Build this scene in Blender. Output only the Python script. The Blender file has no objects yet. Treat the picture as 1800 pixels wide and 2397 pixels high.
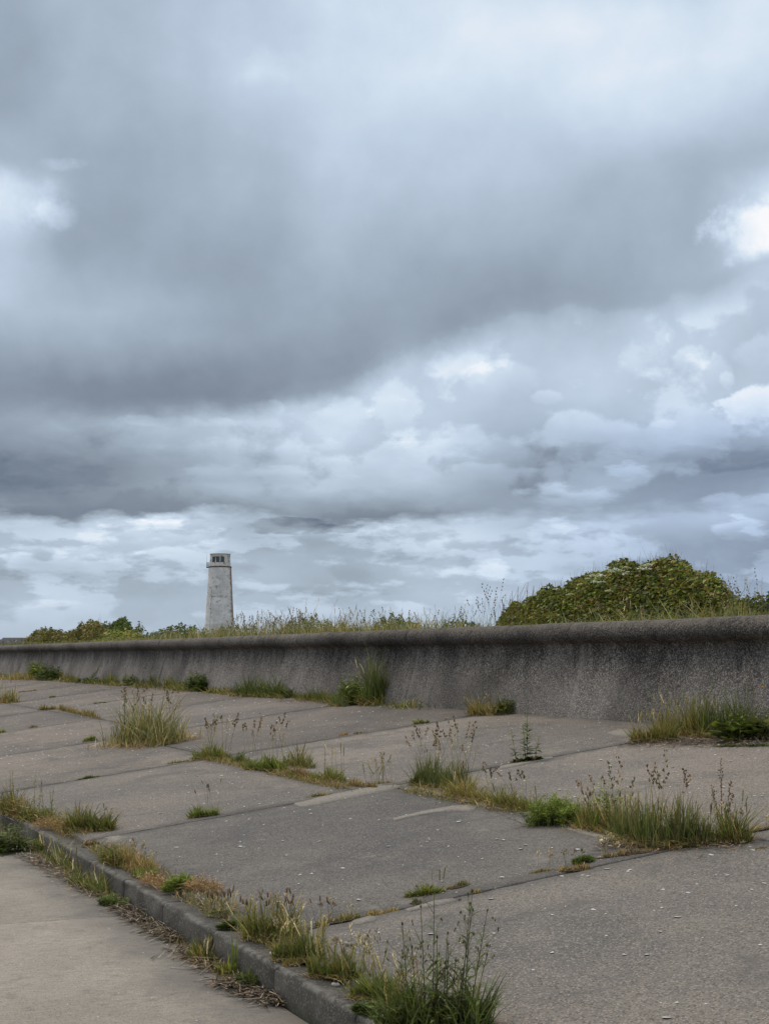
import bpy, math, random
import numpy as np
from mathutils import Vector

random.seed(7)
rng = np.random.default_rng(11)
SC = bpy.context.scene
COL = SC.collection
PI = math.pi

# ------------------------------------------------------------------ camera
# World frame: X runs along the sea wall, Y points from the path to the wall, Z up.
FOC = 3460.0
CXP, CYP = 900.0, 1198.5
PITCH = math.atan(338.0 / FOC)
HEAD = math.atan(1520.0 / (FOC * math.cos(PITCH) + 338.0 * math.sin(PITCH)))
EYE = 1.6
FV = np.array([-math.cos(HEAD) * math.cos(PITCH), math.sin(HEAD) * math.cos(PITCH), math.sin(PITCH)])
RV = np.array([math.sin(HEAD), math.cos(HEAD), 0.0])
UV = np.cross(RV, FV)
cam_d = bpy.data.cameras.new('camera')
cam_d.sensor_fit = 'HORIZONTAL'
cam_d.sensor_width = 36.0
cam_d.lens = FOC / 1800.0 * 36.0
cam_d.clip_start = 0.1
cam_d.clip_end = 20000.0
cam = bpy.data.objects.new('camera', cam_d)
COL.objects.link(cam)
cam.location = (0, 0, EYE)
cam.rotation_euler = Vector(FV).to_track_quat('-Z', 'Y').to_euler()
SC.camera = cam

# ------------------------------------------------------------------ light
SUN_EL, SUN_AZ = math.radians(50), math.radians(200)    # soft light from high on the seaward side
sd = bpy.data.lights.new('sun', 'SUN')
sd.energy = 1.3
sd.angle = math.radians(35)
sd.color = (1.0, 0.86, 0.70)
so = bpy.data.objects.new('sun', sd)
COL.objects.link(so)
sun_dir = Vector((math.cos(SUN_EL) * math.cos(SUN_AZ), math.cos(SUN_EL) * math.sin(SUN_AZ), math.sin(SUN_EL)))
so.rotation_euler = sun_dir.to_track_quat('Z', 'Y').to_euler()
SC.view_settings.view_transform = 'Standard'
SC.view_settings.look = 'None'
SC.view_settings.gamma = 1.0
SC.view_settings.use_curve_mapping = False
SC.view_settings.exposure = 0.0


class NT:
    """small helper to write node trees"""
    def __init__(s, tree):
        s.t = tree; s.n = tree.nodes; s.l = tree.links
        s.n.clear()

    def node(s, kind, **kw):
        nd = s.n.new(kind)
        for k, v in kw.items():
            setattr(nd, k, v)
        return nd

    def put(s, sock, v):
        if isinstance(v, bpy.types.NodeSocket):
            s.l.new(v, sock)
        elif v is not None:
            if hasattr(sock, 'default_value'):
                if isinstance(v, (tuple, list)) and len(v) == 3 and len(sock.default_value) == 4:
                    v = (*v, 1.0)
                sock.default_value = v

    def m(s, op, a, b=None, c=None, clamp=False):
        nd = s.node('ShaderNodeMath', operation=op, use_clamp=clamp)
        s.put(nd.inputs[0], a)
        if b is not None: s.put(nd.inputs[1], b)
        if c is not None: s.put(nd.inputs[2], c)
        return nd.outputs[0]

    def comb(s, x, y, z):
        nd = s.node('ShaderNodeCombineXYZ')
        for i, v in enumerate((x, y, z)): s.put(nd.inputs[i], v)
        return nd.outputs[0]

    def sep(s, v):
        nd = s.node('ShaderNodeSeparateXYZ'); s.put(nd.inputs[0], v)
        return nd.outputs

    def vm(s, op, a, b=None):
        nd = s.node('ShaderNodeVectorMath', operation=op)
        s.put(nd.inputs[0], a)
        if b is not None: s.put(nd.inputs[1], b)
        return nd.outputs[0]

    def noise(s, vec, scale, detail=4.0, rough=0.5, dist=0.0, color=False):
        nd = s.node('ShaderNodeTexNoise')
        nd.noise_dimensions = '3D'
        s.put(nd.inputs['Vector'], vec)
        nd.inputs['Scale'].default_value = scale
        nd.inputs['Detail'].default_value = detail
        nd.inputs['Roughness'].default_value = rough
        nd.inputs['Distortion'].default_value = dist
        return nd.outputs['Color'] if color else nd.outputs['Fac']

    def vor(s, vec, scale, feature='F1', out='Distance', rnd=1.0):
        nd = s.node('ShaderNodeTexVoronoi', feature=feature)
        s.put(nd.inputs['Vector'], vec)
        nd.inputs['Scale'].default_value = scale
        nd.inputs['Randomness'].default_value = rnd
        return nd.outputs[out]

    def ramp(s, fac, stops, interp='LINEAR'):
        nd = s.node('ShaderNodeValToRGB')
        cr = nd.color_ramp
        cr.interpolation = interp
        while len(cr.elements) < len(stops): cr.elements.new(0.5)
        for e, (p, c) in zip(cr.elements, stops):
            e.position = p
            e.color = (c, c, c, 1) if not isinstance(c, (tuple, list)) else (*c, 1)
        s.put(nd.inputs[0], fac)
        return nd.outputs[0]

    def mix(s, fac, a, b, mode='MIX'):
        nd = s.node('ShaderNodeMix', data_type='RGBA', blend_type=mode)
        s.put(nd.inputs[0], fac); s.put(nd.inputs[6], a); s.put(nd.inputs[7], b)
        return nd.outputs[2]

    def sstep(s, x, lo, hi, olo=0.0, ohi=1.0):
        nd = s.node('ShaderNodeMapRange', interpolation_type='SMOOTHSTEP')
        s.put(nd.inputs[0], x)
        nd.inputs[1].default_value = lo; nd.inputs[2].default_value = hi
        nd.inputs[3].default_value = olo; nd.inputs[4].default_value = ohi
        return nd.outputs[0]


def lin(c):
    c = c / 255.0
    return c / 12.92 if c <= 0.04045 else ((c + 0.055) / 1.055) ** 2.4


# ------------------------------------------------------------------ sky
world = bpy.data.worlds.new('World')
SC.world = world
world.use_nodes = True
w = NT(world.node_tree)
tc = w.node('ShaderNodeTexCoord')
dx, dy, dz = w.sep(tc.outputs['Generated'])
# azimuth from the heading of the camera's ground direction and elevation, as plain sky angles
fwd = (-math.cos(HEAD), math.sin(HEAD))
ff = w.m('ADD', w.m('MULTIPLY', dx, fwd[0]), w.m('MULTIPLY', dy, fwd[1]))
rr = w.m('ADD', w.m('MULTIPLY', dx, math.sin(HEAD)), w.m('MULTIPLY', dy, math.cos(HEAD)))
az = w.m('ARCTAN2', rr, ff)
hor = w.m('SQRT', w.m('ADD', w.m('MULTIPLY', ff, ff), w.m('MULTIPLY', rr, rr)))
el = w.m('ARCTAN2', dz, hor)
s0 = w.m('MULTIPLY_ADD', az, 3390.0, 900.0)            # sky chart: 3390 units per radian
t0 = w.m('MULTIPLY_ADD', el, -3480.0, 1537.0)
# clouds are flatter towards the horizon: stretch the noise domain there
flat = w.sstep(t0, 900.0, 1500.0, 1.0, 1.45)
nv = w.comb(w.m('MULTIPLY', s0, 0.001), w.m('MULTIPLY', w.m('MULTIPLY', t0, 0.001), flat), 0.37)
n1 = w.noise(nv, 3.6, 5.0, 0.5, 0.0, color=True)
n1r = w.sep(n1)
amp = w.sstep(t0, 200.0, 1300.0, 170.0, 80.0)
s1 = w.m('ADD', s0, w.m('MULTIPLY', w.m('SUBTRACT', n1r[0], 0.5), w.m('MULTIPLY', amp, 2.0)))
t1 = w.m('ADD', t0, w.m('MULTIPLY', w.m('SUBTRACT', n1r[1], 0.5), w.sstep(t0, 300.0, 1450.0, 150.0, 60.0)))
nh = w.noise(w.vm('ADD', nv, (2.2, 5.1, 8.8)), 12.0, 7.0, 0.55, 0.0)
t1 = w.m('ADD', t1, w.m('MULTIPLY', w.m('SUBTRACT', nh, 0.5), w.sstep(t0, 500.0, 800.0, 12.0, 52.0)))
ROWS = [0, 100, 200, 300, 400, 450, 500, 600, 700, 750, 800, 850, 900, 950, 1000, 1050, 1100, 1150, 1200, 1230, 1260, 1300, 1350, 1400, 1450, 1500]
GRID = {
 0:    [170,165,160,157,165,215,212,200,185,178,165,150,138,134,146,132,118,115,172,185,182,195,176,185,182,180],
 200:  [182,178,175,165,165,168,155,160,175,178,165,150,133,128,170,148,125,126,126,150,190,200,166,190,183,180],
 400:  [192,188,188,180,170,168,162,155,155,168,162,148,134,128,186,162,138,148,128,185,207,196,170,186,184,182],
 600:  [196,198,208,190,180,174,168,158,158,158,150,140,134,170,192,180,160,172,138,140,170,178,186,184,182,182],
 800:  [212,210,210,205,195,190,185,172,160,152,144,138,172,208,215,214,182,178,132,160,166,190,172,182,184,184],
 1000: [215,212,215,205,198,190,180,165,155,150,160,190,208,210,196,204,176,170,134,168,196,186,186,190,186,186],
 1200: [218,222,215,200,190,182,175,160,150,166,205,205,198,195,190,176,152,141,150,178,186,186,192,196,186,186],
 1400: [210,228,222,205,182,175,170,165,155,170,200,210,208,200,181,160,150,168,160,190,184,170,172,180,182,182],
 1600: [195,215,222,205,178,173,172,170,175,195,205,200,195,200,186,160,146,150,160,190,182,165,162,172,178,180],
 1800: [200,222,218,195,175,200,220,224,190,188,190,190,200,212,206,166,146,151,198,152,154,150,156,172,176,178],
}
# the two long cloud bases: height of each along the sky chart; the chart is stretched so that both run level
YA = [955, 985, 982, 950, 902, 815, 752, 745, 702, 645]
YB = [1205, 1225, 1205, 1205, 1232, 1220, 1200, 1208, 1205, 1175]
A_DARK = [136, 133, 129, 128, 135, 148, 150, 155, 168, 190]
A_LITE = [144, 165, 180, 197, 210, 206, 203, 202, 200, 195]
B_DARK = [120, 120, 130, 138, 134, 134, 145, 156, 154, 165]
B_LITE = [182, 190, 202, 176, 192, 196, 184, 192, 188, 168]
CH = [0, 100, 200, 300, 400, 450, 500, 560, 620, 680, 740, 790, 830, 865, 884, 926, 945, 980, 1020, 1060, 1100, 1140, 1175, 1208, 1232, 1262, 1300, 1340, 1380, 1420, 1460, 1500]
def chart(xk, k):
    rows, vals = np.array(ROWS, float), np.array(GRID[xk], float)
    ya, yb = YA[k], YB[k]
    t_of = np.interp(CH, [0, 300, 900, 1220, 1500], [0, 300, ya, yb, 1500])
    v = np.interp(t_of, rows, vals)
    for c, val in ((865, (A_DARK[k] * 2 + v[CH.index(865)]) / 3), (884, A_DARK[k] * .85 + A_LITE[k] * .15), (926, A_LITE[k] * .8 + A_DARK[k] * .2), (945, (A_LITE[k] * 2 + v[CH.index(945)]) / 3), (1208, B_DARK[k]), (1232, B_LITE[k])):
        v[CH.index(c)] = val
    return v
sn = w.m('DIVIDE', s1, 1800.0, clamp=True)
xs = sorted(GRID)
ya = w.m('MULTIPLY', w.ramp(sn, [(i / 9.0, YA[i] / 1500.0) for i in range(10)]), 1500.0)
yb = w.m('MULTIPLY', w.ramp(sn, [(i / 9.0, YB[i] / 1500.0) for i in range(10)]), 1500.0)
def seg(lo, hi, a, b):
    q = w.m('DIVIDE', w.m('SUBTRACT', t1, lo), w.m('SUBTRACT', hi, lo), clamp=True)
    return w.m('MULTIPLY', q, b - a)
tp = w.m('ADD', w.m('ADD', seg(0.0, 300.0, 0, 300), seg(300.0, ya, 300, 900)), w.m('ADD', seg(ya, yb, 900, 1220), seg(yb, 1500.0, 1220, 1500)))
tn = w.m('DIVIDE', tp, 1500.0, clamp=True)
acc = None
for i, xk in enumerate(xs):
    vals = chart(xk, i)
    r = w.ramp(tn, [(c / 1500.0, vals[j] / 255.0) for j, c in enumerate(CH)])
    if i == 0:
        wt = w.sstep(s1, xk, xk + 200, 1.0, 0.0)
    elif i == len(xs) - 1:
        wt = w.sstep(s1, xk - 200, xk, 0.0, 1.0)
    else:
        wt = w.m('SUBTRACT', w.sstep(s1, xk - 200, xk, 0.0, 1.0), w.sstep(s1, xk, xk + 200, 0.0, 1.0))
    v = w.m('MULTIPLY', r, wt)
    acc = v if acc is None else w.m('ADD', acc, v)
# finer structure, stronger in the broken cloud lower down
nf = w.noise(nv, 4.5, 8.0, 0.55, 0.0)
acc = w.m('ADD', acc, w.m('MULTIPLY', w.m('SUBTRACT', nf, 0.5), w.sstep(t0, 300.0, 1150.0, 0.13, 0.13)))
# rows of small cumulus with defined edges below the dark band and on the right
cu = w.noise(w.comb(w.m('MULTIPLY', s0, 0.001), w.m('MULTIPLY', w.m('MULTIPLY', t0, 0.001), 2.6), 5.5), 5.0, 9.0, 0.56, 0.0)
zone = w.sstep(t0, 1215.0, 1260.0, 0.0, 1.0)
acc = w.m('ADD', acc, w.m('MULTIPLY', w.m('MULTIPLY_ADD', w.sstep(cu, 0.47, 0.56), 0.10, -0.045), w.m('MULTIPLY', zone, w.sstep(t0, 1500.0, 1380.0, 0.25, 1.0))))
cv = w.noise(w.comb(w.m('MULTIPLY', s0, 0.001), w.m('MULTIPLY', t0, 0.0013), 8.5), 4.2, 9.0, 0.54, 0.0)
zone2 = w.m('MULTIPLY', w.m('MULTIPLY', w.sstep(w.m('SUBTRACT', t1, ya), 0.0, 70.0), w.sstep(t0, 1215.0, 1120.0, 0.3, 1.0)), w.sstep(s0, 100.0, 900.0, 0.5, 1.0))
acc = w.m('ADD', acc, w.m('MULTIPLY', w.m('MULTIPLY_ADD', w.sstep(cv, 0.46, 0.54), 0.085, -0.04), zone2))
# single clouds: ragged outline, lit top, greyer base (centre, radii, gain at top, gain at base, edge softness)
fb = w.m('MULTIPLY', w.m('SUBTRACT', w.noise(w.comb(w.m('MULTIPLY', s0, 0.001), w.m('MULTIPLY', w.m('MULTIPLY', t0, 0.001), w.sstep(t0, 900.0, 1500.0, 1.0, 1.7)), 2.1), 11.0, 9.0, 0.60, 0.0), 0.5), 5.2)
fl = w.m('MULTIPLY', w.m('SUBTRACT', w.noise(nv, 4.0, 3.0, 0.5, 0.0), 0.5), 2.6)
fbl = w.m('ADD', fb, fl)
inner = w.m('MULTIPLY_ADD', w.noise(w.vm('ADD', nv, (9.0, 2.0, 4.0)), 10.0, 6.0, 0.55), 1.1, 0.45)
CLOUDS = [
 (1180, 892, 90, 52, 11, 1, .8), (1062, 862, 80, 48, 10, 3, .8), (925, 965, 60, 85, 13, 8, .6), (985, 1040, 70, 50, 9, 3, .9), (1500, 835, 70, 85, 13, 4, .8),
 (1602, 856, 52, 36, 14, 2, .5), (1645, 915, 52, 70, 12, 0, .7), (1682, 908, 20, 22, 14, 8, .6), (1775, 850, 80, 50, 12, 2, .6), (1278, 932, 40, 20, 14, 4, .6),
 (1536, 996, 34, 16, 14, 4, .6), (1780, 966, 120, 44, 36, 12, .5), (1760, 560, 135, 92, 34, 24, 1.1), (1452, 1112, 72, 32, 24, 2, .7), (1335, 1168, 150, 36, 22, 0, .7),
 (1700, 1184, 140, 24, 20, 4, .6), (1702, 1250, 66, 34, 20, 4, .6), (1285, 1250, 60, 42, 20, 2, .6), (1148, 1336, 42, 28, 18, 8, .6), (1000, 1342, 120, 24, 14, 0, .8),
 (865, 1238, 110, 24, 28, 6, .6), (50, 510, 140, 88, 12, 8, 1.4), (140, 532, 60, 46, 16, 10, 1.1), (165, 420, 80, 20, 14, 8, .9), (800, 980, 80, 50, 12, 2, .8),
 (628, 955, 40, 22, 14, 4, .7), (36, 1228, 100, 38, 12, 2, .7), (404, 1212, 70, 18, 18, 8, .7), (362, 1262, 170, 44, 22, -4, .5), (135, 1308, 190, 30, 18, -4, .6),
 (700, 1234, 140, 20, -26, -30, .6), (90, 1350, 240, 18, -12, -14, .9), (520, 1330, 140, 18, -8, -10, .9), (760, 1385, 220, 14, -6, -10, .9), (1240, 1398, 200, 16, 8, 2, .9),
 (100, 1420, 160, 14, 10, 4, .9), (650, 200, 130, 70, 7, 4, 1.4), (1010, 1300, 150, 22, -8, -12, .8), (1480, 1330, 220, 26, -10, -8, .9), (560, 1050, 260, 30, 10, 0, .9),
 (1250, 1060, 260, 34, -10, -16, .9), (620, 1115, 240, 30, 12, -4, .7), (1640, 1085, 180, 34, -8, -14, .8), (140, 1120, 240, 50, -6, -10, 1.0), (420, 990, 200, 16, 12, 4, .6),
]
for (bx, by, rx, ry, gt, gb_, soft) in CLOUDS:
    a = w.m('DIVIDE', w.m('SUBTRACT', s0, bx), rx)
    b = w.m('DIVIDE', w.m('SUBTRACT', t0, by), ry)
    d2 = w.m('ADD', w.m('MULTIPLY', a, a), w.m('MULTIPLY', b, b))
    fld = w.m('ADD', w.m('SUBTRACT', 1.0, d2), w.m('MULTIPLY', fbl, 0.8))
    shade = w.sstep(w.m('ADD', b, w.m('MULTIPLY', fb, -0.25)), -0.9, 1.0, gt / 255.0, gb_ / 255.0)
    acc = w.m('ADD', acc, w.m('MULTIPLY', w.m('MULTIPLY', w.sstep(fld, 0.0, 0.25 + soft * 0.9, 0.0, 1.0), w.m('MULTIPLY', shade, 1.25)), inner))
# away from the view the same cloud cover simply goes on
nout = w.noise(tc.outputs['Generated'], 3.0, 6.0, 0.55, 0.3)
outv = w.m('MULTIPLY_ADD', w.m('SUBTRACT', nout, 0.5), 0.5, 0.78)
inside = w.m('MULTIPLY', w.m('MULTIPLY', w.sstep(s0, -700.0, -50.0, 0.0, 1.0), w.sstep(s0, 1850.0, 2500.0, 1.0, 0.0)), w.sstep(t0, -700.0, -50.0, 0.0, 1.0))
acc = w.m('MULTIPLY', acc, 1.02)
lum = w.m('ADD', w.m('MULTIPLY', acc, inside), w.m('MULTIPLY', outv, w.m('SUBTRACT', 1.0, inside)), clamp=True)
def sc(l, r, g, b): return (l / 255.0, (lin(r), lin(g), lin(b)))
skycol = w.ramp(lum, [sc(80, 70, 82, 100), sc(115, 106, 119, 136), sc(135, 128, 139, 154), sc(160, 153, 167, 182), sc(185, 176, 192, 209), sc(205, 196, 212, 230), sc(222, 215, 229, 243), sc(240, 238, 244, 252), sc(255, 252, 253, 255)])
# an overcast sky is brightest overhead; gain and warmth added here light the ground
zen = w.sstep(el, math.radians(27), math.radians(75), 0.0, 1.0)
skycol = w.mix(zen, skycol, w.mix(1.0, skycol, (2.25, 1.98, 1.70), 'MULTIPLY'))
# blue violet tint low on the right, as where thin blue shows behind the cloud
bt = w.m('MULTIPLY', w.sstep(s0, 900.0, 1750.0, 0.0, 1.0), w.sstep(t0, 900.0, 1080.0, 0.0, 1.0))
skycol = w.mix(w.m('MULTIPLY', bt, 0.6), skycol, w.mix(1.0, skycol, (0.93, 0.985, 1.14), 'MULTIPLY'))
bg_c = w.node('ShaderNodeBackground')
w.put(bg_c.inputs[0], skycol)
bg_c.inputs[1].default_value = 1.0
nis = w.node('ShaderNodeTexSky')
nis.sky_type = 'NISHITA'
nis.sun_disc = False
nis.sun_elevation = SUN_EL
nis.sun_rotation = PI / 2 - SUN_AZ
bg_n = w.node('ShaderNodeBackground')
w.l.new(nis.outputs[0], bg_n.inputs[0])
bg_n.inputs[1].default_value = 0.08
mx = w.node('ShaderNodeMixShader')
mx.inputs[0].default_value = 0.95
w.l.new(bg_n.outputs[0], mx.inputs[1]); w.l.new(bg_c.outputs[0], mx.inputs[2])
wo = w.node('ShaderNodeOutputWorld')
w.l.new(mx.outputs[0], wo.inputs[0])
world.cycles.sampling_method = 'MANUAL'
world.cycles.sample_map_resolution = 512

# ------------------------------------------------------------------ where things stand
KY = 2.372            # face of the kerb
KTOP = 0.15
SLOPE = 0.128         # the apron rises towards the wall
WFOOT = 8.47
WTOP = 1.96
LAND = 1.74           # ground behind the wall

def ray(x, y): return FV * FOC + RV * (x - CXP) - UV * (y - CYP)
def apron_z(Y): return KTOP + SLOPE * (Y - KY)
def on_apron(x, y):
    d = ray(x, y); t = (KTOP - SLOPE * KY - EYE) / (d[2] - SLOPE * d[1])
    return np.array([0, 0, EYE]) + t * d
def on_path(x, y):
    d = ray(x, y); return np.array([0, 0, EYE]) + (0 - EYE) / d[2] * d
def on_Y(x, y, Y):
    d = ray(x, y); return np.array([0, 0, EYE]) + Y / d[1] * d
def depth(P): return float((np.array(P) - np.array([0, 0, EYE])) @ FV)


# ------------------------------------------------------------------ objects
def tag(o, label=None, cat=None, group=None, kind=None):
    if label: o['label'] = label
    if cat: o['category'] = cat
    if group: o['group'] = group
    if kind: o['kind'] = kind
    return o

def empty(name, loc=(0, 0, 0), **kw):
    o = bpy.data.objects.new(name, None)
    o.location = [float(v) for v in loc]
    COL.objects.link(o)
    return tag(o, **kw)


class G:
    """collects geometry, then becomes one mesh object"""
    def __init__(s):
        s.v = []; s.c = []; s.f3 = []; s.f4 = []; s.fn = []; s.n = 0
    def add(s, v, f3=None, f4=None, col=(1, 1, 1), fn=None):
        v = np.asarray(v, float).reshape(-1, 3)
        s.v.append(v)
        col = np.asarray(col, float)
        if col.ndim == 1: col = np.tile(col, (len(v), 1))
        s.c.append(col)
        if f3 is not None and len(f3): s.f3.append(np.asarray(f3, int).reshape(-1, 3) + s.n)
        if f4 is not None and len(f4): s.f4.append(np.asarray(f4, int).reshape(-1, 4) + s.n)
        if fn:
            for f in fn: s.fn.append([i + s.n for i in f])
        s.n += len(v)
    def build(s, name, mat, parent=None, loc=(0, 0, 0), smooth=False):
        me = bpy.data.meshes.new(name)
        V = np.concatenate(s.v) if s.v else np.zeros((0, 3))
        C = np.concatenate(s.c) if s.c else np.zeros((0, 3))
        f3 = np.concatenate(s.f3) if s.f3 else np.zeros((0, 3), int)
        f4 = np.concatenate(s.f4) if s.f4 else np.zeros((0, 4), int)
        me.vertices.add(len(V)); me.vertices.foreach_set('co', V.astype(np.float32).ravel())
        loops = list(f3.ravel()) + list(f4.ravel()); tot = [3] * len(f3) + [4] * len(f4)
        for f in s.fn:
            loops += f; tot.append(len(f))
        loops = np.array(loops, np.int32); tot = np.array(tot, np.int32)
        start = np.concatenate([[0], np.cumsum(tot)[:-1]]).astype(np.int32) if len(tot) else tot
        me.loops.add(len(loops)); me.loops.foreach_set('vertex_index', loops)
        me.polygons.add(len(tot)); me.polygons.foreach_set('loop_start', start)
        try: me.polygons.foreach_set('loop_total', tot)
        except Exception: pass
        if smooth: me.polygons.foreach_set('use_smooth', np.ones(len(tot), bool))
        me.update(calc_edges=True)
        a = me.color_attributes.new('Col', 'FLOAT_COLOR', 'POINT')
        a.data.foreach_set('color', np.concatenate([C, np.ones((len(C), 1))], 1).astype(np.float32).ravel())
        me.validate()
        me.materials.append(mat)
        o = bpy.data.objects.new(name, me)
        o.location = [float(v) for v in loc]
        if parent is not None: o.parent = parent
        COL.objects.link(o)
        return o


# ------------------------------------------------------------------ materials
def newmat(name):
    mt = bpy.data.materials.new(name); mt.use_nodes = True
    return mt, NT(mt.node_tree)

def finish(n, col, rough=0.9, bump=None, bstr=0.3, bdist=0.01, spec=0.3):
    p = n.node('ShaderNodeBsdfPrincipled')
    n.put(p.inputs['Base Color'], col); n.put(p.inputs['Roughness'], rough)
    p.inputs['Specular IOR Level'].default_value = spec
    if bump is not None:
        b = n.node('ShaderNodeBump'); b.inputs['Strength'].default_value = bstr; b.inputs['Distance'].default_value = bdist
        n.put(b.inputs['Height'], bump); n.l.new(b.outputs[0], p.inputs['Normal'])
    o = n.node('ShaderNodeOutputMaterial'); n.l.new(p.outputs[0], o.inputs[0])
    return p

def mat_slab():
    mt, n = newmat('weathered_concrete_slab')
    g = n.node('ShaderNodeNewGeometry').outputs['Position']
    oi = n.node('ShaderNodeObjectInfo').outputs['Random']
    big = n.noise(g, 0.55, 5, 0.6, 0.3)
    mid = n.noise(g, 3.0, 6, 0.62, 0.4)
    fine = n.noise(g, 95, 3, 0.7)
    grit = n.vor(g, 130, out='Color'); gs = n.sep(grit)[0]
    base = n.mix(n.sstep(big, 0.38, 0.60), (0.172, 0.158, 0.148), (0.252, 0.223, 0.198))
    base = n.mix(n.m('MULTIPLY', n.sstep(mid, 0.48, 0.72), 0.6), base, (0.262, 0.232, 0.202))
    base = n.mix(n.m('MULTIPLY', n.sstep(n.noise(g, 1.4, 6, 0.65, 0.8), 0.52, 0.7), 0.4), base, (0.135, 0.125, 0.12))
    # exposed grains, light and dark
    base = n.mix(n.m('MULTIPLY', n.sstep(gs, 0.74, 0.95), 0.75), base, (0.42, 0.375, 0.33))
    base = n.mix(n.m('MULTIPLY', n.sstep(gs, 0.26, 0.06), 0.7), base, (0.065, 0.06, 0.058))
    base = n.mix(n.m('MULTIPLY', n.sstep(n.noise(g, 38, 5, 0.75), 0.5, 0.7), 0.5), base, (0.10, 0.092, 0.088))
    tone = n.m('MULTIPLY_ADD', oi, 0.16, 0.92)
    base = n.mix(1.0, base, n.comb(n.m('MULTIPLY', tone, 0.95), n.m('MULTIPLY', tone, 0.915), n.m('MULTIPLY', tone, 0.865)), 'MULTIPLY')
    # worn sandy scuffs drawn out along the promenade
    gx = n.sep(g)
    st = n.noise(n.comb(n.m('MULTIPLY', gx[0], 1.2), n.m('MULTIPLY', gx[1], 3.5), 0.0), 1.3, 6, 0.7, 0.6)
    base = n.mix(n.m('MULTIPLY', n.sstep(st, 0.62, 0.74), 0.35), base, (0.30, 0.262, 0.222))
    tone2 = n.node('ShaderNodeVertexColor'); tone2.layer_name = 'Col'
    base = n.mix(1.0, base, tone2.outputs[0], 'MULTIPLY')
    # dirt and algae gathered along the slab's edges, ragged
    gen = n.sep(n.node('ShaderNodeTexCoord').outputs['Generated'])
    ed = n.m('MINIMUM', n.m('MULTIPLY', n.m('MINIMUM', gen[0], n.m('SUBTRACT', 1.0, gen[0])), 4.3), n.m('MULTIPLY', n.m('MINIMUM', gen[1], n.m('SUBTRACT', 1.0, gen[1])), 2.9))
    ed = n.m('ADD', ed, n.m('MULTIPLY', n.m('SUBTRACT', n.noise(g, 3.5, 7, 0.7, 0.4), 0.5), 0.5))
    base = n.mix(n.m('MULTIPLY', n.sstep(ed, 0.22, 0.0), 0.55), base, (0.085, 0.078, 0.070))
    base = n.mix(n.m('MULTIPLY', n.sstep(n.noise(g, 2.4, 8, 0.72, 0.3), 0.60, 0.68), 0.45), base, (0.30, 0.255, 0.21))
    base = n.mix(n.m('MULTIPLY', n.sstep(n.noise(n.vm('ADD', g, (7., 3., 1.)), 1.5, 9, 0.74, 0.5), 0.52, 0.64), 0.50), base, (0.095, 0.089, 0.083))
    h = n.m('ADD', n.m('MULTIPLY', fine, 0.6), n.m('MULTIPLY', gs, 0.5))
    finish(n, base, 0.93, h, 0.55, 0.004, 0.25)
    return mt

def mat_path():
    mt, n = newmat('brushed_concrete_path')
    g = n.node('ShaderNodeNewGeometry').outputs['Position']
    gx = n.sep(g)
    brush = n.noise(n.comb(n.m('MULTIPLY', gx[0], 130.0), n.m('MULTIPLY', gx[1], 9.0), 0.0), 1.0, 4, 0.7, 0.4)
    grit = n.sep(n.vor(g, 190, out='Color'))
    big = n.noise(g, 0.8, 6, 0.6, 0.3)
    base = n.mix(n.sstep(big, 0.35, 0.68), (0.360, 0.305, 0.245), (0.440, 0.375, 0.302))
    base = n.mix(n.m('MULTIPLY', n.sstep(brush, 0.42, 0.62), 0.5), base, (0.165, 0.147, 0.128))
    base = n.mix(n.m('MULTIPLY', n.sstep(grit[0], 0.80, 0.95), 0.65), base, (0.10, 0.092, 0.082))
    base = n.mix(n.m('MULTIPLY', n.sstep(grit[1], 0.80, 0.95), 0.6), base, (0.46, 0.42, 0.36))
    base = n.mix(n.m('MULTIPLY', n.sstep(n.noise(g, 5, 7, 0.72, 0.3), 0.54, 0.66), 0.4), base, (0.17, 0.152, 0.132))
    # damp grime beside the kerb, ragged
    edge = n.m('ADD', gx[1], n.m('MULTIPLY', n.m('SUBTRACT', n.noise(g, 2.2, 5, 0.65, 0.5), 0.5), 0.9))
    base = n.mix(n.m('MULTIPLY', n.sstep(edge, 1.75, 2.3), 0.62), base, (0.125, 0.115, 0.105))
    finish(n, base, 0.92, n.m('ADD', brush, grit[0]), 0.6, 0.004, 0.25)
    return mt

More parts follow.
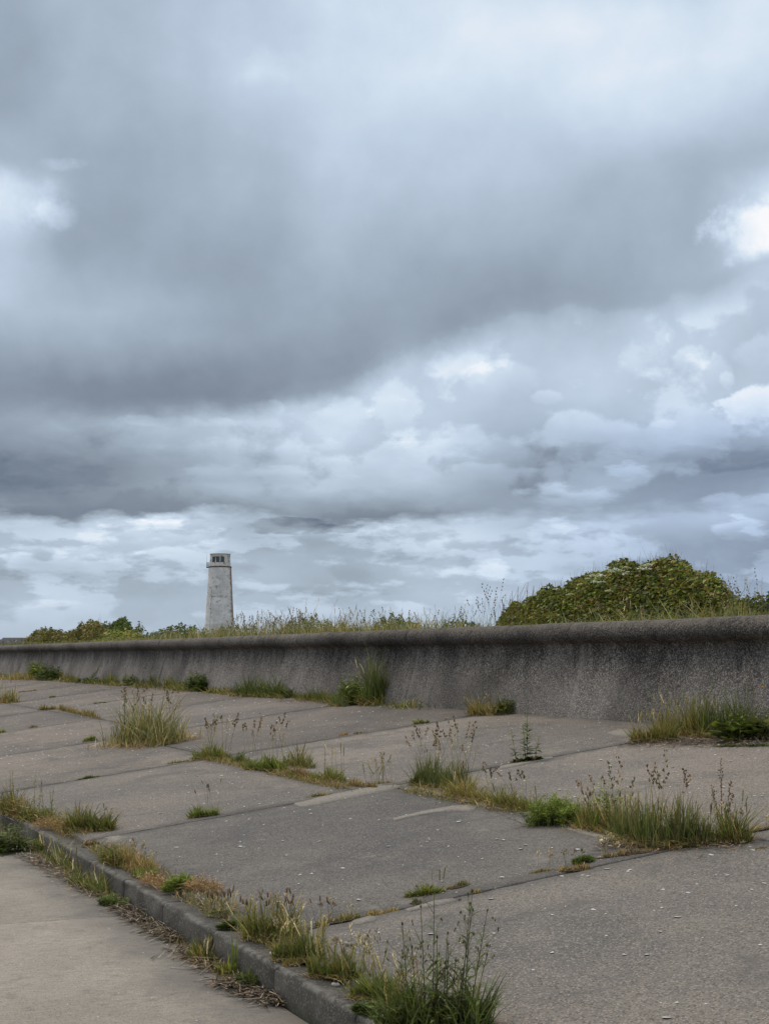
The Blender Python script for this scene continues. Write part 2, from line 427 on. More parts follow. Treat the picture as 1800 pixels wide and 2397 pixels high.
def mat_kerb():
    mt, n = newmat('dark_kerb_concrete')
    g = n.node('ShaderNodeNewGeometry').outputs['Position']
    gx = n.sep(g)
    mid = n.noise(g, 5, 6, 0.65, 0.5)
    gs = n.sep(n.vor(g, 140, out='Color'))[0]
    base = n.mix(n.sstep(mid, 0.38, 0.68), (0.070, 0.062, 0.051), (0.125, 0.111, 0.093))
    streak = n.noise(n.comb(n.m('MULTIPLY', gx[0], 30.0), gx[1], n.m('MULTIPLY', gx[2], 3.0)), 1.0, 4, 0.6)
    base = n.mix(n.m('MULTIPLY', n.sstep(streak, 0.5, 0.75), 0.4), base, (0.06, 0.058, 0.05))
    base = n.mix(n.m('MULTIPLY', n.sstep(gs, 0.8, 0.98), 0.5), base, (0.27, 0.25, 0.22))
    base = n.mix(n.m('MULTIPLY', n.sstep(gs, 0.2, 0.02), 0.5), base, (0.035, 0.034, 0.033))
    # worn upper arris is paler, moss creeps up the face
    ar = n.m('MULTIPLY', n.sstep(gx[2], 0.128, 0.142), n.sstep(gx[1], 2.43, 2.39))
    base = n.mix(n.m('MULTIPLY', ar, n.m('MULTIPLY', n.sstep(n.noise(g, 14, 6, 0.7), 0.40, 0.6), 0.6)), base, (0.24, 0.225, 0.20))
    ms = n.m('ADD', gx[2], n.m('MULTIPLY', n.m('SUBTRACT', n.noise(g, 7, 6, 0.7), 0.5), 0.22))
    base = n.mix(n.m('MULTIPLY', n.sstep(ms, 0.06, 0.0), 0.5), base, (0.05, 0.05, 0.028))
    finish(n, base, 0.93, n.m('ADD', gs, n.noise(g, 60, 3, 0.6)), 0.6, 0.004, 0.25)
    return mt

def mat_wall():
    mt, n = newmat('exposed_aggregate_wall')
    g = n.node('ShaderNodeNewGeometry').outputs['Position']
    gx = n.sep(g)
    oi = n.node('ShaderNodeObjectInfo').outputs['Random']
    cells = n.sep(n.vor(g, 52, out='Color'))
    small = n.sep(n.vor(g, 105, out='Color'))
    mid = n.noise(g, 1.1, 6, 0.6, 0.6)
    dark, pale = (0.054, 0.051, 0.048), (0.112, 0.105, 0.098)
    base = n.mix(n.sstep(mid, 0.35, 0.66), dark, pale)
    wave = n.noise(n.comb(n.m('MULTIPLY', gx[0], 0.55), 3.0, n.m('MULTIPLY', gx[2], 0.5)), 1.0, 4, 0.55, 0.4)
    # pebbles, brown, grey and white
    peb = n.ramp(cells[1], [(0.0, (0.17, 0.15, 0.13)), (0.4, (0.12, 0.115, 0.11)), (0.7, (0.24, 0.215, 0.185)), (1.0, (0.36, 0.34, 0.31))])
    base = n.mix(n.m('MULTIPLY', n.sstep(cells[0], 0.50, 0.70), 0.70), base, peb)
    base = n.mix(n.m('MULTIPLY', n.sstep(small[0], 0.80, 0.92), 0.75), base, (0.40, 0.375, 0.34))
    base = n.mix(n.m('MULTIPLY', n.sstep(small[1], 0.24, 0.10), 0.75), base, (0.02, 0.019, 0.018))
    # darker runs below the roll, ragged lower ends
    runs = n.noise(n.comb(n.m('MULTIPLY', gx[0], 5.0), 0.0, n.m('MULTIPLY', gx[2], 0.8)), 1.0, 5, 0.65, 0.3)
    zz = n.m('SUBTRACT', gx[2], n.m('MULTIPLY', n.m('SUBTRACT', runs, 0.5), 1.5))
    dark_runs = n.m('MULTIPLY', n.sstep(zz, 1.40, 1.74), n.sstep(gx[2], 1.79, 1.84, 1.0, 0.35))
    base = n.mix(n.m('MULTIPLY', dark_runs, 0.78), base, n.mix(1.0, base, (0.36, 0.355, 0.35), 'MULTIPLY'))
    # pale lime streaks here and there
    lime = n.noise(n.comb(n.m('MULTIPLY', gx[0], 2.2), 4.0, n.m('MULTIPLY', gx[2], 0.35)), 1.0, 6, 0.7, 0.2)
    base = n.mix(n.m('MULTIPLY', n.sstep(lime, 0.53, 0.70), 0.32), base, (0.25, 0.24, 0.222))
    # salt whitened runs beside the panel joints and a paler lower face
    gen = n.sep(n.node('ShaderNodeTexCoord').outputs['Generated'])
    je = n.m('ADD', n.m('MINIMUM', gen[0], n.m('SUBTRACT', 1.0, gen[0])), n.m('MULTIPLY', n.m('SUBTRACT', n.noise(n.comb(n.m('MULTIPLY', gx[0], 6.0), 1.0, n.m('MULTIPLY', gx[2], 2.0)), 1.0, 6, 0.7), 0.5), 0.16))
    base = n.mix(n.m('MULTIPLY', n.m('MULTIPLY', n.sstep(je, 0.035, 0.0), n.sstep(gx[2], 1.78, 1.66)), 0.28), base, (0.25, 0.238, 0.22))
    spl = n.m('ADD', gx[2], n.m('MULTIPLY', n.m('SUBTRACT', n.noise(g, 1.6, 7, 0.7), 0.5), 0.9))
    base = n.mix(n.m('MULTIPLY', n.sstep(spl, 1.50, 1.15), 0.30), base, (0.22, 0.21, 0.195))
    base = n.mix(n.m('MULTIPLY', n.sstep(small[2], 0.82, 0.93), 0.5), base, (0.36, 0.335, 0.30))
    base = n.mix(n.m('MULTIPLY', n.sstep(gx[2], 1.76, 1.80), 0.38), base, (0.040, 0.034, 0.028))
    wf = n.sstep(wave, 0.36, 0.62, 0.66, 1.30)
    base = n.mix(1.0, base, n.comb(wf, wf, wf), 'MULTIPLY')
    # lichen crust on top of the roll
    li = n.noise(g, 9, 6, 0.7)
    base = n.mix(n.m('MULTIPLY', n.m('MULTIPLY', n.sstep(gx[2], 1.86, 1.95), n.sstep(li, 0.40, 0.62)), 0.75), base, (0.165, 0.145, 0.115))
    base = n.mix(n.m('MULTIPLY', n.m('MULTIPLY', n.sstep(gx[2], 1.80, 1.9), n.sstep(n.noise(g, 5, 6, 0.75), 0.68, 0.74)), 0.6), base, (0.24, 0.12, 0.035))
    tone = n.m('MULTIPLY_ADD', oi, 0.2, 0.86)
    base = n.mix(1.0, base, n.comb(n.m('MULTIPLY', tone, 1.03), n.m('MULTIPLY', tone, 0.97), n.m('MULTIPLY', tone, 0.93)), 'MULTIPLY')
    h = n.m('ADD', n.m('SUBTRACT', 1.0, n.vor(g, 52)), n.m('MULTIPLY', n.noise(g, 25, 4, 0.6), 0.5))
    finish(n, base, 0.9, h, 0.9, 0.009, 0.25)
    return mt

def mat_plain(name, c1, c2, scale=8.0, rough=0.95, bstr=0.4, bdist=0.01, lo=0.35, hi=0.65):
    mt, n = newmat(name)
    g = n.node('ShaderNodeNewGeometry').outputs['Position']
    nz = n.noise(g, scale, 6, 0.65, 0.3)
    finish(n, n.mix(n.sstep(nz, lo, hi), c1, c2), rough, nz, bstr, bdist)
    return mt

def mat_veg(name, trans=0.35, rough=0.6):
    """plant material: the plant's own colour is stored per vertex; thin leaves let some light through"""
    mt, n = newmat(name)
    at = n.node('ShaderNodeVertexColor'); at.layer_name = 'Col'
    g = n.node('ShaderNodeNewGeometry').outputs['Position']
    nz = n.noise(g, 30, 2, 0.5)
    f = n.m('MULTIPLY_ADD', nz, 0.5, 0.75)
    c = n.mix(1.0, at.outputs[0], n.comb(f, f, f), 'MULTIPLY')
    p = n.node('ShaderNodeBsdfPrincipled')
    n.put(p.inputs['Base Color'], c); p.inputs['Roughness'].default_value = rough
    p.inputs['Specular IOR Level'].default_value = 0.25
    o = n.node('ShaderNodeOutputMaterial')
    if trans > 0:
        t = n.node('ShaderNodeBsdfTranslucent'); n.put(t.inputs[0], n.mix(1.0, c, (1.0, 1.0, 0.6), 'MULTIPLY'))
        m_ = n.node('ShaderNodeMixShader'); m_.inputs[0].default_value = trans
        n.l.new(p.outputs[0], m_.inputs[1]); n.l.new(t.outputs[0], m_.inputs[2]); n.l.new(m_.outputs[0], o.inputs[0])
    else:
        n.l.new(p.outputs[0], o.inputs[0])
    return mt

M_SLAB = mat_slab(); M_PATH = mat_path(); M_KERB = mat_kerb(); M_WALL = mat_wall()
M_SOIL = mat_plain('dark_soil', (0.045, 0.034, 0.025), (0.11, 0.085, 0.06), 30)
M_MORTAR = mat_plain('sandy_mortar', (0.20, 0.175, 0.145), (0.30, 0.262, 0.218), 40, bdist=0.004)
M_MORTAR_G = mat_plain('grey_mortar', (0.115, 0.105, 0.094), (0.19, 0.172, 0.152), 60, bdist=0.004)
M_LAND = mat_plain('rough_grassland', (0.05, 0.065, 0.022), (0.13, 0.12, 0.055), 0.9)
M_SHELL = mat_plain('bleached_shell', (0.48, 0.46, 0.42), (0.66, 0.64, 0.60), 60, rough=0.6)
M_STONE = mat_plain('pale_pebble', (0.36, 0.31, 0.25), (0.48, 0.43, 0.36), 25, rough=0.7)
M_LEAF = mat_veg('leaf', 0.3, 0.5)
M_GRASS = mat_veg('grass', 0.35, 0.6)
M_STEM = mat_veg('stem', 0.0, 0.8)

# ------------------------------------------------------------------ ground, path, kerb, apron
def box_piece(x0, x1, y0, y1, zf, thick=0.16, bev=0.012, jit=0.006, step=0.16, seed=0, drop=0.0, tone=(1, 1, 1)):
    """slab with ragged, rounded arrises; zf gives the height of its top"""
    r = np.random.default_rng(seed)
    pts = []
    def side(a, b):
        k = max(2, int(np.hypot(b[0] - a[0], b[1] - a[1]) / step))
        for i in range(k):
            u = i / k
            pts.append((a[0] + (b[0] - a[0]) * u, a[1] + (b[1] - a[1]) * u))
    side((x0, y0), (x1, y0)); side((x1, y0), (x1, y1)); side((x1, y1), (x0, y1)); side((x0, y1), (x0, y0))
    P = np.array(pts); cx, cy = (x0 + x1) / 2, (y0 + y1) / 2
    inw = np.stack([np.clip(cx - P[:, 0], -1, 1) * (np.abs(np.abs(P[:, 0] - cx) - (x1 - x0) / 2) < 1e-6),
                    np.clip(cy - P[:, 1], -1, 1) * (np.abs(np.abs(P[:, 1] - cy) - (y1 - y0) / 2) < 1e-6)], 1)
    inw = np.sign(inw)
    j = r.random((len(P), 1)) ** 3 * jit
    b = bev * (0.6 + 0.9 * r.random((len(P), 1)))
    outer = P + inw * j * 0.5; inner = P + inw * (j + b)
    zt = np.array([zf(q[0], q[1]) for q in inner]) - drop
    zo = np.array([zf(q[0], q[1]) for q in outer]) - drop
    n = len(P)
    V = np.concatenate([np.c_[inner, zt], np.c_[outer, zo - b[:, 0] * 0.8], np.c_[outer, zo - thick]])
    g = G(); idx = np.arange(n); nx = (idx + 1) % n
    f4 = np.concatenate([np.c_[idx + n, nx + n, nx, idx], np.c_[idx + 2 * n, nx + 2 * n, nx + n, idx + n]])
    g.add(V, f4=f4, fn=[list(range(n))], col=tone)
    return g

ground = G()
R0 = 9000.0
ground.add([(-R0, -R0, -0.35), (R0, -R0, -0.35), (R0, 2.6, -0.35), (-R0, 2.6, -0.35)], f4=[(0, 1, 2, 3)])
o = ground.build('ground', M_SOIL); tag(o, kind='structure')
path = empty('path', (0, 0, 0), kind='structure')
bed = G(); bed.add([(-170, -1.6, -0.03), (30, -1.6, -0.03), (30, 2.372, -0.03), (-170, 2.372, -0.03)], f4=[(0, 1, 2, 3)])
bed.build('path_bed', M_SOIL, path)
px_j = [-9.22 + 4.35 * k for k in range(-36, 9)]
for k in range(len(px_j) - 1):
    box_piece(px_j[k] + 0.003, px_j[k + 1] - 0.003, -1.6, 2.365, lambda x, y: 0.0, 0.15, 0.004, 0.003, 0.3, 900 + k).build('path_slab', M_PATH, path)

apron = empty('promenade', (0, 0, 0), kind='structure')
bed = G()
zb = lambda Y: apron_z(Y) - 0.022
bed.add([(-170, KY + 0.16, zb(KY + .16)), (30, KY + 0.16, zb(KY + .16)), (30, 8.6, zb(8.6)), (-170, 8.6, zb(8.6))], f4=[(0, 1, 2, 3)])
bed.build('joint_fill', M_SOIL, apron)
XJ = [-7.29, -11.62, -15.97, -20.33, -24.68, -29.0]
while XJ[-1] > -160: XJ.append(XJ[-1] - 4.35)
XJ = [5.8, 1.45, -2.92] + XJ
YL = {0: 5.5, 1: 5.5, 2: 5.47, 3: 5.12, 4: 4.86, 5: 4.97, 6: 5.57}
pr = np.random.default_rng(5)
TONES = {(3, 0): (.78, .80, .82), (2, 0): (.93, .935, .93), (2, 1): (.86, .87, .88), (3, 1): (.98, .97, .96), (4, 0): (.95, .94, .93), (4, 1): (1.0, .99, .97), (5, 0): (1.0, .97, .94), (5, 1): (.88, .86, .85), (1, 0): (1., .98, .95)}
TN = [(.95, .93, .92), (.88, .85, .84), (1.0, .96, .93), (.9, .88, .88), (.84, .82, .82)]
for k in range(len(XJ) - 1):
    xa, xb = XJ[k + 1] + 0.017, XJ[k] - 0.017
    yl = YL.get(k, 5.56)
    for (ya, yb) in ((KY + 0.175, yl - 0.012), (yl + 0.012, WFOOT + 0.03)):
        tilt = pr.normal(0, 0.0004, 2); lift = pr.normal(0, 0.001)
        zf = (lambda x, y, t=tilt, l=lift, cx=(xa + xb) / 2, cy=(ya + yb) / 2: apron_z(y) + l + t[0] * (x - cx) + t[1] * (y - cy))
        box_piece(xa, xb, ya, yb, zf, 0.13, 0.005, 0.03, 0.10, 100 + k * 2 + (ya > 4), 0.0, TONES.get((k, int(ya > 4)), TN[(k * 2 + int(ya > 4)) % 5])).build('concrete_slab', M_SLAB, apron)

# kerb stones
kerb = empty('kerb', (0, KY, 0), kind='structure')
def kerb_piece(seed):
    r = np.random.default_rng(seed)
    L = 0.977; ns = 9
    prof = [(0.0, -0.12), (0.0, 0.02), (0.0, KTOP - 0.026), (0.003, KTOP - 0.011), (0.011, KTOP - 0.003), (0.024, KTOP), (0.10, KTOP + .001), (0.168, KTOP - 0.001), (0.17, KTOP - 0.12)]
    g = G(); V = []
    us = [0, .005] + [q / 8 for q in range(1, 8)] + [.995, 1]
    ns = len(us) - 1
    for i, u in enumerate(us):
        x = -L / 2 + L * u
        e = (0.006 if seed % 3 else 0.003) if i in (0, ns) else 0.0
        wob = r.normal(0, 0.0012)
        for j, (y, z) in enumerate(prof):
            chip = r.random() ** 5 * 0.014 if j in (2, 3, 4) else 0
            V.append((x, y + wob + e * (j < 5) + chip, z - (e * 0.7 if j > 2 else 0) - chip))
    m = len(prof); f = []
    for i in range(ns):
        for j in range(m - 1):
            a = i * m + j; f.append((a, a + m, a + m + 1, a + 1))
    g.add(V, f4=f, fn=[list(range(m)), list(range(ns * m, ns * m + m))[::-1]])
    return g
kx = -5.73
protos = []
kk = 0
x = kx + 0.985 * 8 + 0.4925
while x > -120:
    if kk < 14:
        o = kerb_piece(40 + kk).build('kerb_stone', M_KERB, kerb, smooth=False)
        protos.append(o)
    else:
        o = protos[kk % 14].copy(); COL.objects.link(o); o.parent = kerb
    o.location = (x, 0.0 + pr.normal(0, 0.0015), pr.normal(0, 0.0015))
    o.rotation_euler = (0, pr.normal(0, 0.0012), pr.normal(0, 0.0015))
    x -= 0.985; kk += 1
far_k = G()
V = [(-170, KY, -0.1), (x + 0.49, KY, -0.1), (x + 0.49, KY, KTOP), (-170, KY, KTOP), (-170, KY + .17, KTOP), (x + 0.49, KY + .17, KTOP)]
far_k.add([(a, b - KY, c) for a, b, c in V], f4=[(0, 1, 2, 3), (3, 2, 5, 4)])
far_k.build('far_kerb', M_KERB, kerb)

# ------------------------------------------------------------------ sea wall
wall = empty('sea_wall', (0, WFOOT, apron_z(WFOOT)), label='long dark concrete sea wall with a rounded roll along its top and a curved pebbly face', cat='sea wall')
WZ = apron_z(WFOOT)
prof = [(8.435, 0.86), (8.455, 0.95), (8.482, 1.05), (8.518, 1.16), (8.555, 1.28), (8.592, 1.40), (8.625, 1.52), (8.642, 1.62), (8.645, 1.69), (8.625, 1.735), (8.595, 1.75)]
cyr, czr, rad = 8.595, 1.862, 0.110
for a in np.linspace(-100, -270, 13):
    prof.append((cyr + rad * math.cos(math.radians(a)) * 1.0, czr + rad * math.sin(math.radians(a))))
prof = [(p[0], p[1]) for p in prof]
prof += [(8.75, 1.976), (8.98, 1.972), (9.02, 1.94), (9.03, 1.2)]
prof = np.array(prof)
def wall_piece(xa, xb, seed, step):
    r = np.random.default_rng(seed)
    ns = max(2, int((xb - xa) / step))
    m = len(prof)
    low = r.normal(0, 0.004, (ns + 1, 1))
    off = np.cumsum(r.normal(0, 0.0015, ns + 1)); off -= off.mean()
    V = []
    panel_y = r.normal(0, 0.002); panel_z = r.normal(0, 0.002)
    us = [0, .0015] + [q / ns for q in range(1, ns)] + [.9985, 1]
    ns = len(us) - 1
    off = np.interp(us, np.linspace(0, 1, len(off)), off)
    for i, u in enumerate(us):
        xx = xa + (xb - xa) * u
        e = 0.007 if i in (0, ns) else 0
        zj = r.normal(0, 0.0022, m)
        for j in range(m):
            V.append((xx, prof[j, 0] - WFOOT + panel_y + off[i] + r.normal(0, 0.0016) + (e if 0 < j < m - 3 else 0), prof[j, 1] - WZ + (panel_z + off[i] * 0.6 + zj[j] * .7) * (j > 4) - e * 0.3 * (j > 12)))
        if i == 0 or i == ns: pass
    f = []
    for i in range(ns):
        for j in range(m - 1):
            a = i * m + j; f.append((a, a + m, a + m + 1, a + 1))
    g = G(); g.add(V, f4=f, fn=[list(range(m)), list(range(ns * m, ns * m + m))[::-1]])
    return g
WS = [-14.30 + 4.36 * k for k in range(-30, 6)]
for k in range(len(WS) - 1):
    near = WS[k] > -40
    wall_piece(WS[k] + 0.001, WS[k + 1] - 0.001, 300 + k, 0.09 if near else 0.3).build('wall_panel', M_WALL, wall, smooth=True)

# land behind the wall
land = G()
def land_z(X, Y):
    return LAND - 0.02 * max(0, Y - 11) * (1 if Y < 30 else 0) - (0.38 if Y >= 30 else 0)
ys = [9.0, 9.6, 11, 14, 18, 24, 29.9, 60, 200, R0]; xs_ = [-R0, -900, -400, -200, -120, -80, -60, -40, -30, -20, -10, 0, 30, 200, R0]
V = [(X, Y, (1.2 if Y == 9.0 else 1.74 + 0.05 * math.sin(X * .9)) if Y < 10 else land_z(X, Y)) for Y in ys for X in xs_]
V = [(a, b, 1.80 if b < 10 else c) for a, b, c in V]
nxx = len(xs_)
land.add(V, f4=[(j * nxx + i, j * nxx + i + 1, (j + 1) * nxx + i + 1, (j + 1) * nxx + i) for j in range(len(ys) - 1) for i in range(nxx - 1)])
o = land.build('grassland', M_LAND); tag(o, kind='structure')

# ------------------------------------------------------------------ lighthouse
def mat_tower():
    mt, n = newmat('peeling_whitewash')
    tcn = n.node('ShaderNodeTexCoord').outputs['Object']
    p = n.sep(tcn)
    base = n.mix(n.sstep(n.noise(tcn, 0.35, 6, 0.65, 0.4), 0.35, 0.65), (0.60, 0.555, 0.525), (0.82, 0.765, 0.73))
    # whitewash lost from the brick in ragged flat patches
    pv = n.comb(p[0], p[1], n.m('MULTIPLY', p[2], 1.9))
    k = n.noise(pv, 0.55, 9, 0.66, 0.5)
    hgt = n.sstep(p[2], 29.0, 20.0, 0.0, 1.0)
    base = n.mix(n.m('MULTIPLY', n.sstep(k, 0.55, 0.66), n.m('MULTIPLY_ADD', hgt, 0.5, 0.1)), base, (0.33, 0.265, 0.225))
    k2 = n.noise(n.vm('ADD', pv, (5., 3., 9.)), 0.6, 9, 0.68, 0.6)
    base = n.mix(n.m('MULTIPLY', n.sstep(k2, 0.60, 0.64), 0.7), base, (0.24, 0.13, 0.09))
    # rust run down the weather side
    side = n.m('ADD', n.m('MULTIPLY', p[0], RV[0]), n.m('MULTIPLY', p[1], RV[1]))
    rel = n.m('DIVIDE', side, n.m('MULTIPLY_ADD', p[2], -0.0555, 5.0))
    rr_ = n.m('ADD', rel, n.m('MULTIPLY', n.m('SUBTRACT', n.noise(pv, 0.9, 6, 0.7), 0.5), 0.35))
    base = n.mix(n.m('MULTIPLY', n.m('MULTIPLY', n.sstep(rr_, 0.76, 0.88), n.sstep(p[2], 6., 14.)), 0.85), base, (0.21, 0.10, 0.065))
    # brick courses in faint relief
    br = n.node('ShaderNodeTexBrick'); br.inputs['Scale'].default_value = 1.0
    ang = n.m('MULTIPLY', n.m('ARCTAN2', p[1], p[0]), 4.5)
    n.put(br.inputs['Vector'], n.comb(ang, p[2], 0.0))
    br.inputs['Brick Width'].default_value = 0.5; br.inputs['Row Height'].default_value = 0.16; br.inputs['Mortar Size'].default_value = 0.02
    base = n.mix(n.m('MULTIPLY', br.outputs['Fac'], 0.10), base, (0.22, 0.2, 0.18))
    band = n.noise(n.comb(0.0, 0.0, n.m('MULTIPLY', p[2], 0.9)), 1.0, 5, 0.7)
    base = n.mix(n.m('MULTIPLY', n.sstep(band, 0.52, 0.62), 0.3), base, (0.25, 0.235, 0.215))
    finish(n, base, 0.9, k, 0.4, 0.03)
    return mt
M_TOWER = mat_tower()
M_LANT = mat_plain('stained_white_render', (0.27, 0.20, 0.15), (0.62, 0.58, 0.535), 0.9, lo=0.38, hi=0.50)
M_RUST = mat_plain('rusty_iron', (0.07, 0.045, 0.035), (0.16, 0.10, 0.075), 3)
M_WHITE = mat_plain('white_paint', (0.48, 0.47, 0.45), (0.66, 0.65, 0.63), 3)
M_IRON = mat_plain('dark_iron', (0.05, 0.05, 0.055), (0.09, 0.09, 0.095), 3)
mt, n_ = newmat('window_glass')
p_ = finish(n_, (0.055, 0.075, 0.10), 0.12, spec=0.6)
M_GLASS = mt
D = 430.0
dd = ray(513, 1537); dd = dd / np.hypot(dd[0], dd[1])
LX, LY = dd[0] * D, dd[1] * D
U1 = D / 3476.0                                          # metres per photo pixel at the tower
ZB = 1.2
lh = empty('lighthouse', (LX, LY, ZB), label='tall weathered white lighthouse tower with a square-windowed lantern room on top', cat='lighthouse')
def Zp(py): return EYE + (1537 - py) * U1 * 1.0 - ZB
z_ledge = Zp(1330.5); z_roof = Zp(1300.0)
tocam = math.atan2(-LY, -LX)                             # azimuth that faces the camera
def ring(g, r0, z0, r1, z1, n=40, off=0.0, cap0=False, cap1=False, col=(1, 1, 1)):
    a = off + np.arange(n) * 2 * PI / n
    V = np.concatenate([np.c_[r0 * np.cos(a), r0 * np.sin(a), np.full(n, z0)], np.c_[r1 * np.cos(a), r1 * np.sin(a), np.full(n, z1)]])
    i = np.arange(n); j = (i + 1) % n
    fn = []
    if cap0: fn.append(list(range(n))[::-1])
    if cap1: fn.append(list(range(n, 2 * n)))
    g.add(V, f4=np.c_[i, j, j + n, i + n], fn=fn, col=col)
g = G(); zz = np.linspace(0, z_ledge, 9)
rb, rt = 39.8 * U1, 26.3 * U1
for i in range(8):
    f0, f1 = zz[i] / z_ledge, zz[i + 1] / z_ledge
    bow = lambda f: rb + (rt - rb) * f - 0.12 * math.sin(f * PI)
    ring(g, bow(f0), zz[i], bow(f1), zz[i + 1], 48)
g.build('tower', M_TOWER, lh, smooth=True)
NF = 14
rl = 25.2 * U1
off = tocam + PI / NF                                    # a facet turned to the camera, slightly rotated
g = G(); ring(g, 27.0 * U1, z_ledge, 27.0 * U1, z_ledge + 0.32, 40, cap0=True, cap1=True)
g.build('ledge', M_RUST, lh)
# lantern room: facets as wall with window openings
g = G()
win = []
shift = math.radians(-0.0)
w0, w1 = Zp(1319.2), Zp(1306.2)
zl0 = z_ledge + 0.32
facets = NF
rot = tocam - math.radians(13.0)
for k in range(facets):
    a0 = rot + (k - 0.5) * 2 * PI / facets; a1 = a0 + 2 * PI / facets
    tap = 0.95
    A = np.array([rl * math.cos(a0), rl * math.sin(a0)]); B = np.array([rl * math.cos(a1), rl * math.sin(a1)])
    def P(u, z, inset=0.0):
        q = (A + (B - A) * u)
        s = 1 - (1 - tap) * (z - zl0) / (z_roof - zl0)
        nrm = -(A + B) / np.linalg.norm(A + B)
        q = q * s + nrm * inset
        return (q[0], q[1], z)
    has = k in (0, 1, 13, 5, 9)
    if has:
        u0, u1 = 0.10, 0.90
        V = [P(0, zl0), P(1, zl0), P(1, z_roof), P(0, z_roof), P(u0, w0), P(u1, w0), P(u1, w1), P(u0, w1),
             P(u0, w0, .25), P(u1, w0, .25), P(u1, w1, .25), P(u0, w1, .25)]
        g.add(V, f4=[(0, 1, 5, 4), (1, 2, 6, 5), (2, 3, 7, 6), (3, 0, 4, 7), (4, 5, 9, 8), (5, 6, 10, 9), (6, 7, 11, 10), (7, 4, 8, 11)])
        wf = G(); gl = G()
        gl.add([P(u0, w0, .2), P(u1, w0, .2), P(u1, w1, .2), P(u0, w1, .2)], f4=[(0, 1, 2, 3)])
        def bar(ua, ub, za, zb_):
            V = [P(ua, za, .10), P(ub, za, .10), P(ub, zb_, .10), P(ua, zb_, .10), P(ua, za, .18), P(ub, za, .18), P(ub, zb_, .18), P(ua, zb_, .18)]
            wf.add(V, f4=[(0, 1, 2, 3), (4, 7, 6, 5), (0, 4, 5, 1), (1, 5, 6, 2), (2, 6, 7, 3), (3, 7, 4, 0)])
        bar(u0, u0 + .09, w0, w1); bar(u1 - .09, u1, w0, w1); bar(u0 + .09, u1 - .09, w0, w0 + .12); bar(u0 + .09, u1 - .09, w1 - .12, w1)
        bar(.475, .525, w0 + .12, w1 - .12)
        f = wf.build('window', M_IRON, lh); gl.build('pane', M_GLASS, f)
    else:
        g.add([P(0, zl0), P(1, zl0), P(1, z_roof), P(0, z_roof)], f4=[(0, 1, 2, 3)])
g.build('lantern_room', M_LANT, lh)
g = G(); ring(g, rl * 0.965, z_roof, rl * 0.965, z_roof + 0.2, 28, cap0=True); ring(g, rl * 0.965, z_roof + 0.2, 0.3, z_roof + 0.42, 28, cap1=True)
g.build('roof', M_WHITE, lh)
# balcony stub with railing and aerial on the left
rv2 = np.array([RV[0], RV[1]])
fw2 = np.array([math.cos(tocam), math.sin(tocam)])
def boxg(g, c, hx, hy, hz):
    """box with its long side along the view's right direction"""
    V = []
    for sz in (-1, 1):
        for (a, b) in ((-1, -1), (1, -1), (1, 1), (-1, 1)):
            q = np.array(c[:2]) + rv2 * a * hx + fw2 * b * hy
            V.append((q[0], q[1], c[2] + sz * hz))
    g.add(V, f4=[(0, 3, 2, 1), (4, 5, 6, 7), (0, 1, 5, 4), (1, 2, 6, 5), (2, 3, 7, 6), (3, 0, 4, 7)])
zc = z_ledge + 0.1
bc = -29.0 * U1
g = G(); boxg(g, (rv2[0] * bc, rv2[1] * bc, zc), 3.2 * U1, 1.0, 0.13); g.build('balcony', M_RUST, lh)
for fb in (-0.9, 0.9):
    g = G()
    for s in (-31.6, -28.6, -26.0):
        q = rv2 * s * U1 + fw2 * fb; boxg(g, (q[0], q[1], zc + 0.13 + 0.6), .05, .05, 0.6)
    for zr in (0.65, 1.28):
        q = rv2 * (-28.8 * U1) + fw2 * fb; boxg(g, (q[0], q[1], zc + zr), 2.9 * U1, .045, 0.045)
    g.build('railing', M_IRON, lh)
g = G(); q = rv2 * (-31.2 * U1); boxg(g, (q[0], q[1], zc + 1.9), .035, .035, 1.8); g.build('aerial', M_WHITE, lh)
g = G()
f = 0.0
for i in range(14):
    za = 3 + i * 1.25
    rr0 = bow(za / z_ledge); a = tocam - math.radians(47)
    ra = tocam + math.radians(-40) if False else math.atan2(*(-(rv2[::-1]) * 0.62 + fw2[::-1] * 0.78))
    q = np.array([math.cos(ra), math.sin(ra)]) * (rr0 + 0.02)
    boxg(g, (q[0], q[1], za), .09, .09, 0.62)
g.build('pipe', M_WHITE, lh)

# ------------------------------------------------------------------ plants: generators
GR = {  # albedo palettes, each plant's own colours
 'green': [(0.103, 0.155, 0.037), (0.138, 0.196, 0.050), (0.076, 0.115, 0.031)],
 'bright': [(0.179, 0.250, 0.050), (0.234, 0.290, 0.064), (0.138, 0.196, 0.043)],
 'dark': [(0.052, 0.084, 0.026), (0.076, 0.115, 0.037), (0.041, 0.068, 0.026)],
 'dry': [(0.413, 0.331, 0.198), (0.330, 0.257, 0.149), (0.496, 0.405, 0.269)],
 'gold': [(0.234, 0.209, 0.078), (0.303, 0.257, 0.113), (0.179, 0.182, 0.064)],
 'red': [(0.275, 0.169, 0.120), (0.358, 0.243, 0.177), (0.207, 0.121, 0.085)],
 'grey': [(0.138, 0.169, 0.092), (0.179, 0.203, 0.120), (0.103, 0.135, 0.071)],
 'olive': [(0.117, 0.115, 0.035), (0.165, 0.142, 0.043), (0.083, 0.095, 0.031)],
 'seed': [(0.165, 0.115, 0.085), (0.234, 0.169, 0.128), (0.117, 0.081, 0.064)],
 'pale': [(0.496, 0.432, 0.312), (0.578, 0.513, 0.383), (0.413, 0.365, 0.241)],
}
